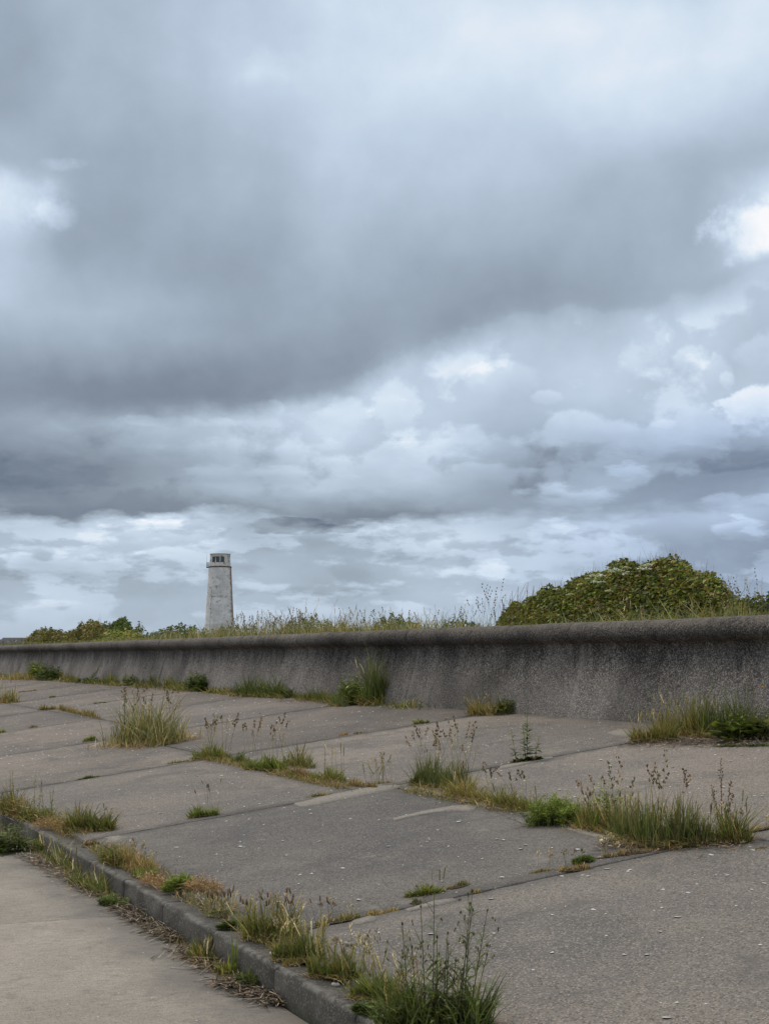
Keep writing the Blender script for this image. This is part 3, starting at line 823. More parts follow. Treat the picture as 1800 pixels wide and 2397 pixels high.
def pal(names, n, r, var=0.30):
    """n colours out of weighted palettes"""
    ks = list(names.items()); pw = np.array([v for _, v in ks], float); pw /= pw.sum()
    allc = np.array([GR[k] for k, _ in ks])
    a = r.choice(len(ks), n, p=pw); b = r.integers(0, 3, n)
    return allc[a, b] * (1 + r.normal(0, var, (n, 1))).clip(0.45, 2.0) * np.array([1.42, 1.28, 0.98])

def blades(g, base, h, wd, r, cols, lean=0.35, curl=0.5, tipdry=0.35, seg=4):
    n = len(base)
    if n == 0: return
    az = r.uniform(0, 2 * PI, n); L = lean * np.abs(r.normal(0.7, 0.7, n)); Cu = curl * np.abs(r.normal(0.6, 0.7, n))
    d = np.stack([np.cos(az), np.sin(az), np.zeros(n)], 1)
    fa = r.uniform(0, PI, n); side = np.stack([np.cos(fa), np.sin(fa), np.zeros(n)], 1)
    V = []; C = []
    for k in range(seg + 1):
        t = k / seg
        p = base + d * (h * (L * t + Cu * t * t))[:, None]
        p[:, 2] += h * (t - 0.45 * np.minimum(Cu, 1.4) * t ** 2.5)
        wt = wd * (1 - t ** 2.2) * (0.75 + 0.5 * min(1, t * 3)) * 0.5
        c = cols * (1 - 0.12 * (1 - t)) ; c = c * (1 - tipdry * t * t) + np.array([0.27, 0.22, 0.12]) * tipdry * t * t
        if k < seg:
            V += [p - side * wt[:, None], p + side * wt[:, None]]; C += [c, c]
        else:
            V += [p]; C += [c]
    m = 2 * seg + 1
    V = np.stack(V, 1).reshape(-1, 3); C = np.stack(C, 1).reshape(-1, 3)
    o_ = (np.arange(n) * m)[:, None]
    f4 = np.concatenate([o_ + np.array([[2 * k, 2 * k + 1, 2 * k + 3, 2 * k + 2]]) for k in range(seg - 1)])
    f3 = o_ + np.array([[2 * seg - 2, 2 * seg - 1, 2 * seg]])
    g.add(V, f3=f3, f4=f4, col=C)

def leaves(g, org, dirv, nrm, ln, wd, cols, fold=0.18, droop=0.15):
    n = len(org)
    if n == 0: return
    dirv = dirv / np.linalg.norm(dirv, axis=1, keepdims=True)
    sd_ = np.cross(dirv, nrm); sd_ /= np.linalg.norm(sd_, axis=1, keepdims=True) + 1e-9
    nn = np.cross(sd_, dirv)
    ln = np.broadcast_to(ln, n)[:, None]; wd = np.broadcast_to(wd, n)[:, None]
    mid = org + dirv * ln * 0.45 - nn * wd * fold
    a = org + dirv * ln * 0.4 + sd_ * wd * 0.5; b = org + dirv * ln * 0.4 - sd_ * wd * 0.5
    tip = org + dirv * ln - np.array([0, 0, 1]) * ln * droop
    V = np.stack([org, a, mid, b, tip], 1).reshape(-1, 3)
    C = np.repeat(cols, 5, axis=0)
    o_ = (np.arange(n) * 5)[:, None]
    f3 = np.concatenate([o_ + np.array([q]) for q in ((0, 1, 2), (0, 2, 3), (1, 4, 2), (2, 4, 3))])
    g.add(V, f3=f3, col=C)

def stem(g, p0, d, L, r0, r1, col, bend=(0, 0, 0), k=5):
    """thin three-sided tube, returns points along it"""
    t = np.linspace(0, 1, k + 1)[:, None]
    pts = np.array(p0) + np.array(d) * L * t + np.array(bend) * L * t * t
    a = np.array([[1, 0, 0], [-0.5, 0.87, 0], [-0.5, -0.87, 0]])
    rad_ = (r0 + (r1 - r0) * t)
    V = (pts[:, None, :] + a[None] * rad_[:, None, :]).reshape(-1, 3)
    f = []
    for i in range(k):
        for j in range(3):
            f.append((i * 3 + j, i * 3 + (j + 1) % 3, i * 3 + 3 + (j + 1) % 3, i * 3 + 3 + j))
    g.add(V, f4=f, col=col)
    return pts

def blob(g, c, ax, L, W, col):
    """small elongated grain or flower head (octahedron with a waist)"""
    ax = np.array(ax, float); ax /= np.linalg.norm(ax) + 1e-9
    u = np.cross(ax, (0.3, 0.5, 0.8)); u /= np.linalg.norm(u); v = np.cross(ax, u)
    c = np.array(c)
    V = [c - ax * L / 2]
    for z in (-0.15, 0.2):
        for k in range(4):
            a = k * PI / 2 + z * 2
            V.append(c + ax * L * z + (u * math.cos(a) + v * math.sin(a)) * W / 2 * (1 if z < 0 else 0.85))
    V.append(c + ax * L / 2)
    f3 = [(0, 1 + (k + 1) % 4, 1 + k) for k in range(4)] + [(9, 5 + k, 5 + (k + 1) % 4) for k in range(4)]
    f4 = [(1 + k, 1 + (k + 1) % 4, 5 + (k + 1) % 4, 5 + k) for k in range(4)]
    g.add(V, f3=f3, f4=f4, col=col)

def seed_stem(gs, gh, p0, L, kind, r, lean=None, sc_=1.0):
    """flowering grass stem with its head"""
    az = r.uniform(0, 2 * PI); le = abs(r.normal(0, 0.16)) if lean is None else lean
    d = np.array([math.cos(az) * le, math.sin(az) * le, 1.0]); d /= np.linalg.norm(d)
    bd = np.array([math.cos(az), math.sin(az), -0.4]) * abs(r.normal(0.08, 0.07))
    c = pal({'olive': 1, 'gold': 1, 'grey': 1}, 1, r)[0]
    pts = stem(gs, p0, d, L, 0.0013 * sc_, 0.0008 * sc_, c, bd, 6)
    tip = pts[-1]; ax = pts[-1] - pts[-2]; ax /= np.linalg.norm(ax)
    if kind == 'cock':          # cocksfoot: a few dense one-sided clusters
        cc = pal({'seed': 3, 'olive': 1}, 1, r)[0]
        sidev = np.array([math.cos(az + 1), math.sin(az + 1), 0])
        for k in range(r.integers(3, 6)):
            b = tip - ax * L * 0.055 * k + sidev * r.uniform(-1, 1) * 0.012 * sc_ * (1 + k * .3)
            for q in range(3):
                blob(gh, b + r.normal(0, 0.004, 3) * sc_, ax + r.normal(0, .3, 3), 0.020 * sc_, 0.008 * sc_, cc * r.uniform(.8, 1.25))
    elif kind == 'spike':       # meadow grass or wall barley spike
        cc = pal({'gold': 2, 'pale': 1}, 1, r)[0]
        for k in range(6):
            b = tip - ax * 0.011 * k * sc_
            blob(gh, b, ax + r.normal(0, .12, 3), 0.022 * sc_, 0.0065 * sc_, cc * r.uniform(.85, 1.15))
        n = 9
        org = np.tile(tip - ax * 0.03 * sc_, (n, 1)) + ax * r.uniform(0, .05, (n, 1)) * sc_
        dv = np.tile(ax, (n, 1)) + r.normal(0, .25, (n, 3))
        leaves(gh, org, dv, r.normal(0, 1, (n, 3)), 0.035 * sc_, 0.0012 * sc_, np.tile(cc * 1.15, (n, 1)))
    elif kind == 'plume':       # loose airy panicle
        cc = pal({'pale': 2, 'seed': 1, 'gold': 1}, 1, r)[0]
        for k in range(9):
            b = tip - ax * L * 0.028 * k
            wv = r.normal(0, 1, 3); wv[2] = abs(wv[2]); wv /= np.linalg.norm(wv)
            blob(gh, b + wv * 0.007 * sc_ * (1 + k * .25), ax + wv * .7, 0.018 * sc_, 0.0045 * sc_, cc * r.uniform(.8, 1.2))
    elif kind == 'plantain':
        cc = pal({'seed': 1}, 1, r)[0]
        blob(gh, tip, ax, 0.030 * sc_, 0.010 * sc_, cc)
        blob(gh, tip - ax * .012 * sc_, ax, 0.022 * sc_, 0.010 * sc_, cc * .8)
    elif kind == 'foxtail':
        cc = np.array((0.26, 0.27, 0.13)) * r.uniform(.85, 1.15)
        for k in range(5):
            blob(gh, tip - ax * 0.012 * k * sc_, ax, 0.024 * sc_, 0.009 * sc_, cc)

def leafy_stem(gs, gl, p0, d, L, nleaf, ll, lw, colp, r, bend=(0, 0, 0), stemcol=None, up=0.5, start=0.1, taper=0.6, thick=0.0025, bunch=1):
    sc0 = pal({'olive': 1}, 1, r)[0] if stemcol is None else np.array(stemcol)
    pts = stem(gs, p0, d, L, thick, thick * .4, sc0, bend, 6)
    t = np.sort(r.uniform(start, 1, nleaf * bunch)); i = np.clip((t * 6).astype(int), 0, 5); f = (t * 6 - i)[:, None]
    org = pts[i] * (1 - f) + pts[i + 1] * f
    az = np.arange(nleaf * bunch) * 2.4 + r.normal(0, .3, nleaf * bunch)
    dv = np.stack([np.cos(az), np.sin(az), np.full(nleaf * bunch, up) + r.normal(0, .25, nleaf * bunch)], 1)
    sz = ll * (1 - taper * t) * r.uniform(.7, 1.2, nleaf * bunch)
    leaves(gl, org, dv, np.tile((0, 0, 1.0), (len(t), 1)) + r.normal(0, .2, (len(t), 3)), sz, sz * lw, pal(colp, len(t), r), droop=0.2)
    return pts

PLANT_N = [0]
def plant(name, label, cat, line, hpx, kind='grass', colp=None, dens=1.0, group=None, surf='apron',
          seeds=None, lean=0.45, curl=0.55, soil=0.4, spread=0.6, bw=1.0, extra=None, taper=True):
    """one clump of plants growing along a short base line (two photo points measured on the ground)"""
    PLANT_N[0] += 1
    r = np.random.default_rng(2000 + PLANT_N[0])
    fn = {'apron': on_apron, 'path': on_path}.get(surf, None)
    if surf == 'kerb':
        fn = lambda a, b: np.array([0, 0, EYE]) + (KTOP - EYE) / ray(a, b)[2] * ray(a, b)
    if callable(surf): fn = surf
    x1, y1, x2, y2 = line
    A, B = fn(x1, y1), fn(x2, y2)
    c = (A + B) / 2
    mpp = depth(c) / FOC
    h = hpx * mpp
    sc_ = max(1.0, mpp / 0.0028) ** 0.75                 # coarser blades where the clump stands far off
    AB = B - A; Ln = np.linalg.norm(AB[:2]); wpx = math.hypot(x2 - x1, (y2 - y1))
    perp = np.array([-AB[1], AB[0], 0]) / (Ln + 1e-6)
    root = empty(name, c, label=label, cat=cat, group=group, kind='thing')
    def zground(P):
        if surf == 'path': return np.zeros(len(P))
        if surf == 'kerb': return np.maximum(KTOP, apron_z(P[:, 1]))
        if surf == 'apron': return apron_z(P[:, 1])
        return np.full(len(P), c[2])
    def bases(n, sp=1.0):
        u = r.uniform(0, 1, n)
        if taper: u = 0.5 + (u - 0.5) * (1 - 0.25 * r.random(n))
        lat = r.normal(0, 0.16 * spread * sp * max(h * 1.2, 0.10), n)
        P = A + AB * u[:, None] + perp * lat[:, None]
        P[:, 2] = zground(P) - 0.004
        if surf == 'path': P[:, 1] = np.minimum(P[:, 1], KY - 0.01)
        env = np.sqrt(np.clip(1 - (2 * u - 1) ** 2 * 0.75, 0, 1)) if taper else np.ones(n)
        return P - c, env, u
    gb, gh, gst, gl = G(), G(), G(), G()
    colp = colp or {'green': 3, 'gold': 1, 'dry': 1}
    if kind in ('grass', 'mixed', 'low'):
        n = int(dens * (4.6 * wpx + 30) * (0.7 if kind == 'mixed' else 1))
        lean *= .6; curl *= .65
        P, env, u = bases(n)
        lump = 0.7 + 0.45 * np.sin(u * 9 + r.uniform(0, 6)) * 0.5 + 0.15
        hh = h * env * lump * (0.25 + 1.25 * r.random(n) ** 2.0)
        blades(gb, P, hh, 0.0052 * bw * sc_ * r.uniform(.6, 1.3, n), r, pal(colp, n, r), lean, curl)
        m = int(wpx * .35 * dens) + 3
        P, env, u = bases(m, 1.3)
        dv = r.normal(0, 1, (m, 3)); dv[:, 2] = np.abs(dv[:, 2]) * .6 + .25
        ll = np.clip(h * .45, .02, .11) * r.uniform(.5, 1.2, m)
        leaves(gl, P + [0, 0, .006], dv, np.tile((0, 0, 1.), (m, 1)) + r.normal(0, .3, (m, 3)), ll, ll * .22, pal(colp, m, r), droop=.3)
        # dead thatch at the foot
        m = n // 2
        P, env, u = bases(m, 1.7)
        blades(gb, P, h * 0.30 * r.uniform(.3, 1.2, m), np.full(m, 0.0040 * bw * sc_), r, pal({'dry': 3, 'red': 1}, m, r), 1.2, 1.0)
    if kind in ('mixed', 'leafy', 'bush'):
        n = int(dens * wpx * (0.30 if kind == 'mixed' else 0.55) + 4)
        P, env, u = bases(n)
        for i in range(n):
            L = h * env[i] * r.uniform(.4, 1.0)
            az_, le = r.uniform(0, 2 * PI), r.uniform(0, .5)
            leafy_stem(gst, gl, P[i], (math.cos(az_) * le, math.sin(az_) * le, 1 - le * .3), L, int(12 if kind == 'bush' else 9), 0.080 * bw * sc_ * (0.6 + .4 * min(1, h / .25)), 0.30, colp, r,
                       up=.5, thick=0.0018 * sc_, bunch=2 if kind == 'bush' else 1)
    if kind == 'rosette':
        n = int(dens * (wpx * 0.8 + 10))
        P, env, u = bases(n)
        az_ = r.uniform(0, 2 * PI, n)
        dv = np.stack([np.cos(az_), np.sin(az_), r.uniform(.25, 1.3, n)], 1)
        ll = h * r.uniform(.6, 1.1, n) * env
        leaves(gl, P + np.array([0, 0, .005]), dv, np.tile((0, 0, 1.), (n, 1)), ll, ll * .28 * bw, pal(colp, n, r), droop=.35)
    if kind == 'feather':
        n = int(dens * wpx * 0.45 + 6)
        P, env, u = bases(n)
        for i in range(n):
            L = h * env[i] * r.uniform(.45, 1.05)
            az_, le = r.uniform(0, 2 * PI), r.uniform(0, .6)
            pts = stem(gst, P[i], (math.cos(az_) * le, math.sin(az_) * le, 1 - le * .3), L, .002, .001, pal({'olive': 1}, 1, r)[0], (0, 0, -.1))
            m = 34
            t = r.uniform(.15, 1, m); k = np.clip((t * 5).astype(int), 0, 4); f = (t * 5 - k)[:, None]
            org = pts[k] * (1 - f) + pts[k + 1] * f
            dv = r.normal(0, 1, (m, 3)); dv[:, 2] = np.abs(dv[:, 2]) * .7 + .2
            leaves(gl, org, dv, r.normal(0, 1, (m, 3)), 0.032 * bw * sc_, 0.0045 * sc_, pal(colp, m, r) * (0.75 + 0.5 * t[:, None]))
    if kind == 'tangle':      # dry frothy mass of fine dead stems and husks
        n = int(dens * (4.5 * wpx + 30))
        P, env, u = bases(n, 1.4)
        P[:, 2] += r.uniform(0, .5, n) * h * env
        dv = r.normal(0, 1, (n, 3)); dv[:, 2] = np.abs(dv[:, 2]) * .8
        leaves(gb, P, dv, r.normal(0, 1, (n, 3)), h * r.uniform(.3, .8, n), 0.003, pal(colp, n, r))
        m = n // 2
        P, env, u = bases(m, 1.4); P[:, 2] += r.uniform(.3, 1, m) * h * env
        dv = r.normal(0, 1, (m, 3))
        leaves(gb, P, dv, r.normal(0, 1, (m, 3)), 0.011, 0.006, pal({'pale': 2, 'red': 3}, m, r))
    if seeds:
        for (sk, cnt, hp, rng_) in seeds:
            u0, u1 = rng_
            for i in range(cnt):
                u = r.uniform(u0, u1); P = A + AB * u + perp * r.normal(0, .03)
                P[2] = zground(P[None])[0]
                seed_stem(gst, gh, P - c, hp * mpp * r.uniform(.72, 1.05), sk, r, sc_=max(1.0, sc_ * .95))
    if extra: extra(r, gb, gh, gst, gl, A - c, B - c, mpp)
    if soil > 0 and surf != 'kerb' and hpx > 12:
        gd = G(); k = 26; a = np.arange(k) * 2 * PI / k
        rx, ry = Ln / 2 * .97, max(0.03, 0.16 * h) * (0.6 + soil)
        jit = 1 + r.normal(0, .14, k)
        ux = AB / (np.linalg.norm(AB) + 1e-6)
        P = c + (ux * (np.cos(a) * rx * jit)[:, None]) + perp * (np.sin(a) * ry * jit)[:, None]
        P[:, 2] = zground(P) + 0.0035
        if surf == 'path': P[:, 1] = np.minimum(P[:, 1], KY - 0.003)
        top = c + (P - c) * 0.55; top[:, 2] = zground(top) + 0.006
        ii = np.arange(k); jj = (ii + 1) % k
        gd.add(np.concatenate([P, top]) - c, f4=np.c_[ii, jj, jj + k, ii + k], fn=[list(range(k, 2 * k))])
        gd.build('soil', M_SOIL, root)
    if gb.n: tag(gb.build('blades', M_GRASS, root), kind='stuff')
    if gl.n: tag(gl.build('leaves', M_LEAF, root), kind='stuff')
    if gst.n: tag(gst.build('stems', M_STEM, root), kind='stuff')
    if gh.n: tag(gh.build('seed_heads', M_STEM, root), kind='stuff')
    return root, c, mpp, r

def dandelion(root, loc, h, r, size=0.016):
    gs, gf = G(), G()
    pts = stem(gs, loc, (0.1, 0.05, 1), h, .0015, .0012, (0.12, 0.16, 0.05), k=4)
    tip = pts[-1]
    n = 22; a = np.arange(n) * 2 * PI / n
    dv = np.stack([np.cos(a), np.sin(a), np.where(np.arange(n) % 2, .7, .25)], 1)
    leaves(gf, np.tile(tip, (n, 1)), dv, np.tile((0, 0, 1.), (n, 1)), size, size * .35, np.tile((0.85, 0.50, 0.01), (n, 1)), droop=0)
    blob(gf, tip + np.array([0, 0, .003]), (0, 0, 1), size * .8, size * 1.1, (0.8, 0.42, 0.01))
    gs.build('flower_stem', M_STEM, root); gf.build('flower', M_LEAF, root)

#BEG_PLANTS
# ------------------------------------------------------------------ plants on the apron
GA = 'grass clumps growing in the slab joints'
GW = 'plants growing along the foot of the wall'
GK = 'plants growing along the kerb'
GP = 'plants on the path below the kerb'
plant('grass_clump', 'large pale arching grass clump standing alone on the left slabs', 'grass clump', (278, 1738, 414, 1742), 92, colp={'grey': 4, 'gold': 1.5, 'pale': 2.2, 'green': .6}, dens=2.6, lean=.5, curl=.5, spread=1.5, seeds=[('cock', 12, 135, (.0, .5)), ('plume', 14, 130, (.1, 1.0)), ('cock', 6, 150, (.55, .95))], group=GA, bw=1.1)
plant('grass_clump', 'grass clump cut off by the left edge, on the far slab joint', 'grass clump', (-45, 1648, 45, 1644), 42, colp={'gold': 3, 'dry': 1, 'green': 1}, seeds=[('plume', 14, 75, (0, .9))], group=GA)
plant('grass_clump', 'flat brownish grass patch in the far joint, left of the reddish strip', 'grass clump', (88, 1664, 132, 1660), 14, colp={'gold': 2, 'dry': 1, 'olive': 2}, group=GA)
plant('grass_clump', 'long low reddish brown grass strip behind the large pale clump', 'grass clump', (130, 1660, 238, 1684), 17, colp={'gold': 3, 'red': 2, 'green': 1}, dens=1.3, group=GA)
plant('moss_tuft', 'tiny brown tuft on the third slab joint near the left edge', 'tuft', (68, 1705, 88, 1702), 7, colp={'dry': 1, 'olive': 2}, group=GA)
plant('moss_tuft', 'tiny bright green tuft touching the left edge of the photo', 'tuft', (-12, 1717, 16, 1715), 10, colp={'bright': 2, 'green': 1}, group=GA)
plant('moss_tuft', 'tiny green tuft on the farthest slab behind the reddish strip', 'tuft', (114, 1634, 131, 1632), 7, colp={'green': 1}, group=GA)
plant('moss_tuft', 'thin flat dark green streak on a far slab behind the pale clump', 'tuft', (218, 1648, 250, 1645), 4, colp={'dark': 2, 'green': 1}, group=GA)
plant('moss_tuft', 'thin brown tuft on the far left slab under the wall', 'tuft', (40, 1622, 92, 1616), 5, colp={'dry': 2, 'olive': 1}, group=GA)
plant('grass_clump', 'small bright yellow green tuft left of the large pale clump', 'tuft', (193, 1738, 229, 1733), 14, colp={'bright': 1}, dens=2.2, group=GA)
plant('grass_clump', 'flat thin strip of dry grass leading into the middle row of clumps', 'grass clump', (385, 1790, 462, 1780), 7, colp={'gold': 2, 'dry': 1, 'green': 1}, group=GA)
plant('grass_clump', 'green tuft with tall seeding stems, first of the middle row', 'grass clump', (448, 1776, 545, 1778), 38, colp={'bright': 2, 'green': 2, 'gold': 2}, dens=1.3, seeds=[('cock', 7, 112, (.1, 1)), ('plume', 7, 100, (.1, 1))], group=GA)
plant('grass_clump', 'low dark green tuft just left of the broad leaved vivid green patch', 'grass clump', (535, 1784, 590, 1788), 24, colp={'green': 3, 'dark': 1}, group=GA)
plant('grass_clump', 'broad leaved vivid green patch in the middle row with tall brown seed heads', 'grass clump', (572, 1800, 672, 1806), 36, colp={'bright': 3, 'green': 3}, dens=1.5, bw=1.7, lean=.9, seeds=[('cock', 10, 135, (0, .8)), ('plume', 6, 110, (.2, 1))], group=GA)
plant('grass_clump', 'upright pale green tuft just behind the vivid green patch', 'grass clump', (664, 1790, 735, 1800), 48, colp={'green': 2, 'gold': 2, 'grey': 1}, group=GA, soil=.2)
plant('dry_grass_tuft', 'low reddish brown tuft right of the vivid green patch', 'grass clump', (665, 1812, 740, 1822), 22, colp={'red': 3, 'olive': 1, 'gold': 1}, dens=1.4, group=GA)
plant('grass_clump', 'yellow green tuft with one thin branching weed stem, near the end of the middle row', 'grass clump', (728, 1824, 812, 1832), 32, colp={'bright': 2, 'gold': 2, 'green': 2}, dens=1.4, seeds=[('spike', 5, 90, (.6, 1))], group=GA,
      extra=lambda r, gb, gh, gst, gl, a, b, m: leafy_stem(gst, gl, a * .6 + b * .4, (0, 0, 1), 95 * m, 26, .035, .35, {'seed': 1, 'olive': 2}, r, up=1.2, thick=.003))
plant('dry_grass_tuft', 'last low reddish tuft of the middle row, touching the cross joint', 'grass clump', (808, 1838, 885, 1845), 18, colp={'red': 2, 'gold': 2, 'olive': 1}, group=GA)
plant('dry_grass_tuft', 'sparse flat brown tuft in front of the end of the middle row', 'grass clump', (712, 1868, 782, 1860), 9, colp={'dry': 2, 'green': 1, 'olive': 1}, dens=.8, group=GA)
plant('dry_grass_tuft', 'stray thin seed stems standing between the two rows of clumps', 'grass clump', (858, 1838, 920, 1832), 8, colp={'gold': 1, 'red': 1}, dens=.4, seeds=[('plume', 9, 70, (0, 1)), ('spike', 6, 55, (0, 1))], group=GA, soil=.1)
plant('moss_tuft', 'flat dark moss tuft on the slab joint above the left kerb weeds', 'moss', (178, 1827, 236, 1818), 7, colp={'dark': 2, 'green': 2}, dens=1.6, group=GA)
plant('grass_clump', 'small yellow green tuft alone on a joint, with a few thin brown stems', 'tuft', (440, 1916, 512, 1908), 26, colp={'bright': 3, 'green': 1}, dens=2.0, lean=.8, seeds=[('plantain', 6, 80, (.1, 1))], group=GA)
plant('grass_clump', 'small star shaped green tuft on the upper slab below the wall', 'tuft', (966, 1696, 1004, 1692), 14, colp={'green': 2, 'bright': 1, 'dry': 1}, dens=1.2, lean=1.2, group=GA)
plant('moss_tuft', 'tiny brown tuft on the upper joint above the middle row', 'tuft', (793, 1724, 816, 1720), 9, colp={'red': 1, 'dry': 1}, group=GA)
plant('moss_tuft', 'thin brown tuft beside the tiny brown one, on the same upper joint', 'tuft', (822, 1720, 858, 1714), 5, colp={'dry': 1, 'olive': 1}, dens=.7, group=GA)
root, c, m, r = plant('grass_clump', 'tall green clump with one yellow dandelion, at the left end of the right row', 'grass clump', (968, 1836, 1100, 1850), 72, colp={'green': 3, 'grey': 3, 'gold': 1}, dens=1.7, lean=.35, curl=.3, seeds=[('cock', 16, 150, (0, 1)), ('plume', 6, 120, (.0, 1)), ('cock', 6, 170, (.6, 1.1))], group=GA)
dandelion(root, np.array([0.02, -0.05, 0]), 72 * m, r, .014)
plant('broad_weed', 'dark round leaved weed tucked against the left side of the dandelion clump', 'weed', (966, 1838, 1000, 1838), 42, kind='leafy', colp={'dark': 3, 'green': 1}, dens=1.6, group=GA)
plant('dry_grass_tuft', 'golden dry grass right of the dandelion clump', 'grass clump', (1040, 1860, 1165, 1882), 48, colp={'gold': 4, 'dry': 2, 'green': 1}, dens=1.5, lean=.7, seeds=[('cock', 4, 85, (0, 1)), ('spike', 8, 60, (0, 1))], group=GA)
plant('grass_clump', 'yellowish grass between the dry grass and the bushy herb', 'grass clump', (1150, 1884, 1265, 1902), 46, colp={'gold': 3, 'bright': 1, 'green': 2}, dens=1.5, lean=.7, seeds=[('cock', 5, 105, (.0, 1)), ('spike', 8, 60, (0, 1))], group=GA)
plant('feathery_herb', 'bushy bright green feathery herb with pale tips, dark at its foot', 'herb', (1245, 1932, 1362, 1926), 82, kind='feather', colp={'bright': 4, 'green': 3}, dens=2.6, group=GA, bw=1.1, spread=1.3,
      extra=lambda r, gb, gh, gst, gl, a, b, m: [leafy_stem(gst, gl, a * (1 - u) + b * u + np.array([0, -.03, 0]), (r.normal(0, .5), r.normal(0, .5), .7), .13, 12, .05, .3, {'dark': 3, 'green': 1}, r, up=.3) for u in r.uniform(-.1, 1, 46)])
plant('tall_herb', 'pale green leafy stem rising behind the feathery herb', 'herb', (1395, 1900, 1440, 1905), 115, kind='leafy', colp={'bright': 3, 'green': 1}, dens=.6, group=GA, soil=.1)
plant('grass_clump', 'mixed brownish and green grass right of the feathery herb', 'grass clump', (1350, 1936, 1460, 1950), 88, colp={'gold': 2, 'green': 3, 'dry': 1, 'olive': 1}, dens=1.3, lean=.4, seeds=[('cock', 5, 155, (.0, 1)), ('plantain', 14, 95, (0, 1))], group=GA)
plant('grass_clump', 'dense dark grass clump with two very tall seeding stems', 'grass clump', (1440, 1966, 1560, 1986), 112, colp={'green': 3, 'olive': 1, 'grey': 2, 'gold': 1}, dens=1.7, lean=.3, curl=.25, seeds=[('spike', 26, 118, (0, 1)), ('cock', 8, 215, (.0, 1.))], group=GA)
plant('grass_clump', 'thick upright grass clump in the middle of the long right row', 'grass clump', (1545, 1984, 1665, 1976), 100, colp={'green': 3, 'olive': 1, 'grey': 2, 'dry': .6}, dens=1.7, lean=.35, curl=.3, seeds=[('spike', 22, 105, (0, 1)), ('cock', 6, 235, (.0, .9))], group=GA)
plant('grass_clump', 'grass clump fanning out at the right end of the long row', 'grass clump', (1650, 1976, 1762, 1970), 78, colp={'green': 4, 'gold': 1, 'dry': 1}, dens=1.6, lean=.7, curl=.5, seeds=[('plume', 9, 95, (.2, 1)), ('foxtail', 5, 125, (.1, 1))], group=GA)
plant('dock_plant', 'tall rusty brown seeding dock stem rising from the right end of the long row', 'dock', (1678, 1964, 1704, 1964), 14, kind='rosette', colp={'green': 1, 'red': 1}, dens=.4, group=None, soil=.1,
      extra=lambda r, gb, gh, gst, gl, a, b, m: [[blob(gh, q + r.normal(0, .006, 3), (r.normal(), r.normal(), 2), .011, .008, np.array((.21, .115, .05)) * r.uniform(.7, 1.3)) for q in (lambda p: [p[min(5, int(t * 6))] * (1 - (t * 6) % 1) + p[min(6, int(t * 6) + 1)] * ((t * 6) % 1) for t in r.uniform(.25, .999, 46)])(stem(gst, np.array((0, 0, 0)), d, L * m, .004, .001, (.16, .09, .05), bn, 6))] for d, L, bn in (((0, 0, 1), 185, (0, 0, 0)), ((.18, .1, 1), 130, (-.03, 0, .03)), ((-.2, -.1, 1), 120, (.03, 0, .03)), ((.1, .25, 1), 100, (0, 0, .02)))])
plant('dry_grass_tuft', 'low reddish stubble in front of the dense dark clump', 'grass clump', (1385, 2012, 1560, 1988), 14, colp={'red': 2, 'dry': 2, 'green': 1}, dens=.9, seeds=[('plume', 8, 55, (0, .4))], group=GA)
plant('moss_tuft', 'small flat tuft right of the long row, near the right edge of the photo', 'tuft', (1762, 1990, 1800, 1985), 8, colp={'green': 1, 'red': 1, 'dry': 1}, group=GA)
plant('moss_tuft', 'sparse dry stalks behind the right end of the long row, at the photo edge', 'tuft', (1745, 1950, 1815, 1935), 16, colp={'dry': 2, 'pale': 1}, dens=.5, seeds=[('plume', 4, 40, (0, 1))], group=GA)
plant('sow_thistle', 'single upright sow thistle on a mat of dark leaves in the upper joint', 'thistle', (1195, 1787, 1275, 1777), 26, kind='rosette', colp={'dark': 2, 'red': 1, 'green': 1}, dens=2.2, soil=.8,
      extra=lambda r, gb, gh, gst, gl, a, b, m: [leafy_stem(gst, gl, p, d, L * m, k * 2, .10, .30, {'green': 2, 'dark': 2, 'olive': 1}, r, up=.35, thick=.004, bend=(0, 0, -.02)) for p, d, L, k in ((np.array((-.01, 0, 0)), (.03, 0, 1), 115, 34), (np.array((-.1, -.06, 0)), (-.15, -.1, 1), 72, 18), (np.array((.07, .03, 0)), (.22, .1, 1), 60, 14), (np.array((-.04, 0, 0)), (-.1, 0, 1), 85, 16))])
plant('moss_tuft', 'dark green mossy tuft on the cross joint left of the stubble', 'moss', (1345, 2024, 1388, 2016), 16, kind='feather', colp={'green': 3, 'dark': 2}, dens=2.0, group=GA)
plant('dry_grass_tuft', 'dry brown tuft beside the dark mossy tuft, with thin bare stalks', 'grass clump', (1305, 2042, 1385, 2034), 18, colp={'dry': 3, 'gold': 1, 'red': 1}, seeds=[('plume', 8, 60, (-.6, .8))], group=GA)
plant('moss_tuft', 'flat reddish weed streak on the cross joint left of the dry brown tuft', 'tuft', (1235, 2046, 1300, 2036), 7, colp={'red': 2, 'green': 1}, group=GA)
plant('grass_clump', 'flat spreading green tuft on the lower joint with three pale foxtail heads', 'grass clump', (945, 2102, 1040, 2088), 24, colp={'bright': 2, 'green': 2, 'gold': 1}, dens=1.3, lean=1.3, bw=1.3, seeds=[('foxtail', 3, 62, (.6, 1.05))], group=GA)
plant('moss_tuft', 'low green tuft just right of the foxtail tuft', 'tuft', (1045, 2084, 1100, 2070), 13, colp={'green': 2, 'red': 1}, group=GA)
plant('moss_tuft', 'small ragged green tuft under the foxtail tuft', 'tuft', (962, 2118, 985, 2112), 15, colp={'green': 2, 'dark': 1}, group=GA)
plant('moss_tuft', 'tiny tan tuft alone on the lower joint', 'tuft', (1105, 2090, 1125, 2085), 8, colp={'gold': 1, 'dry': 1}, group=GA)
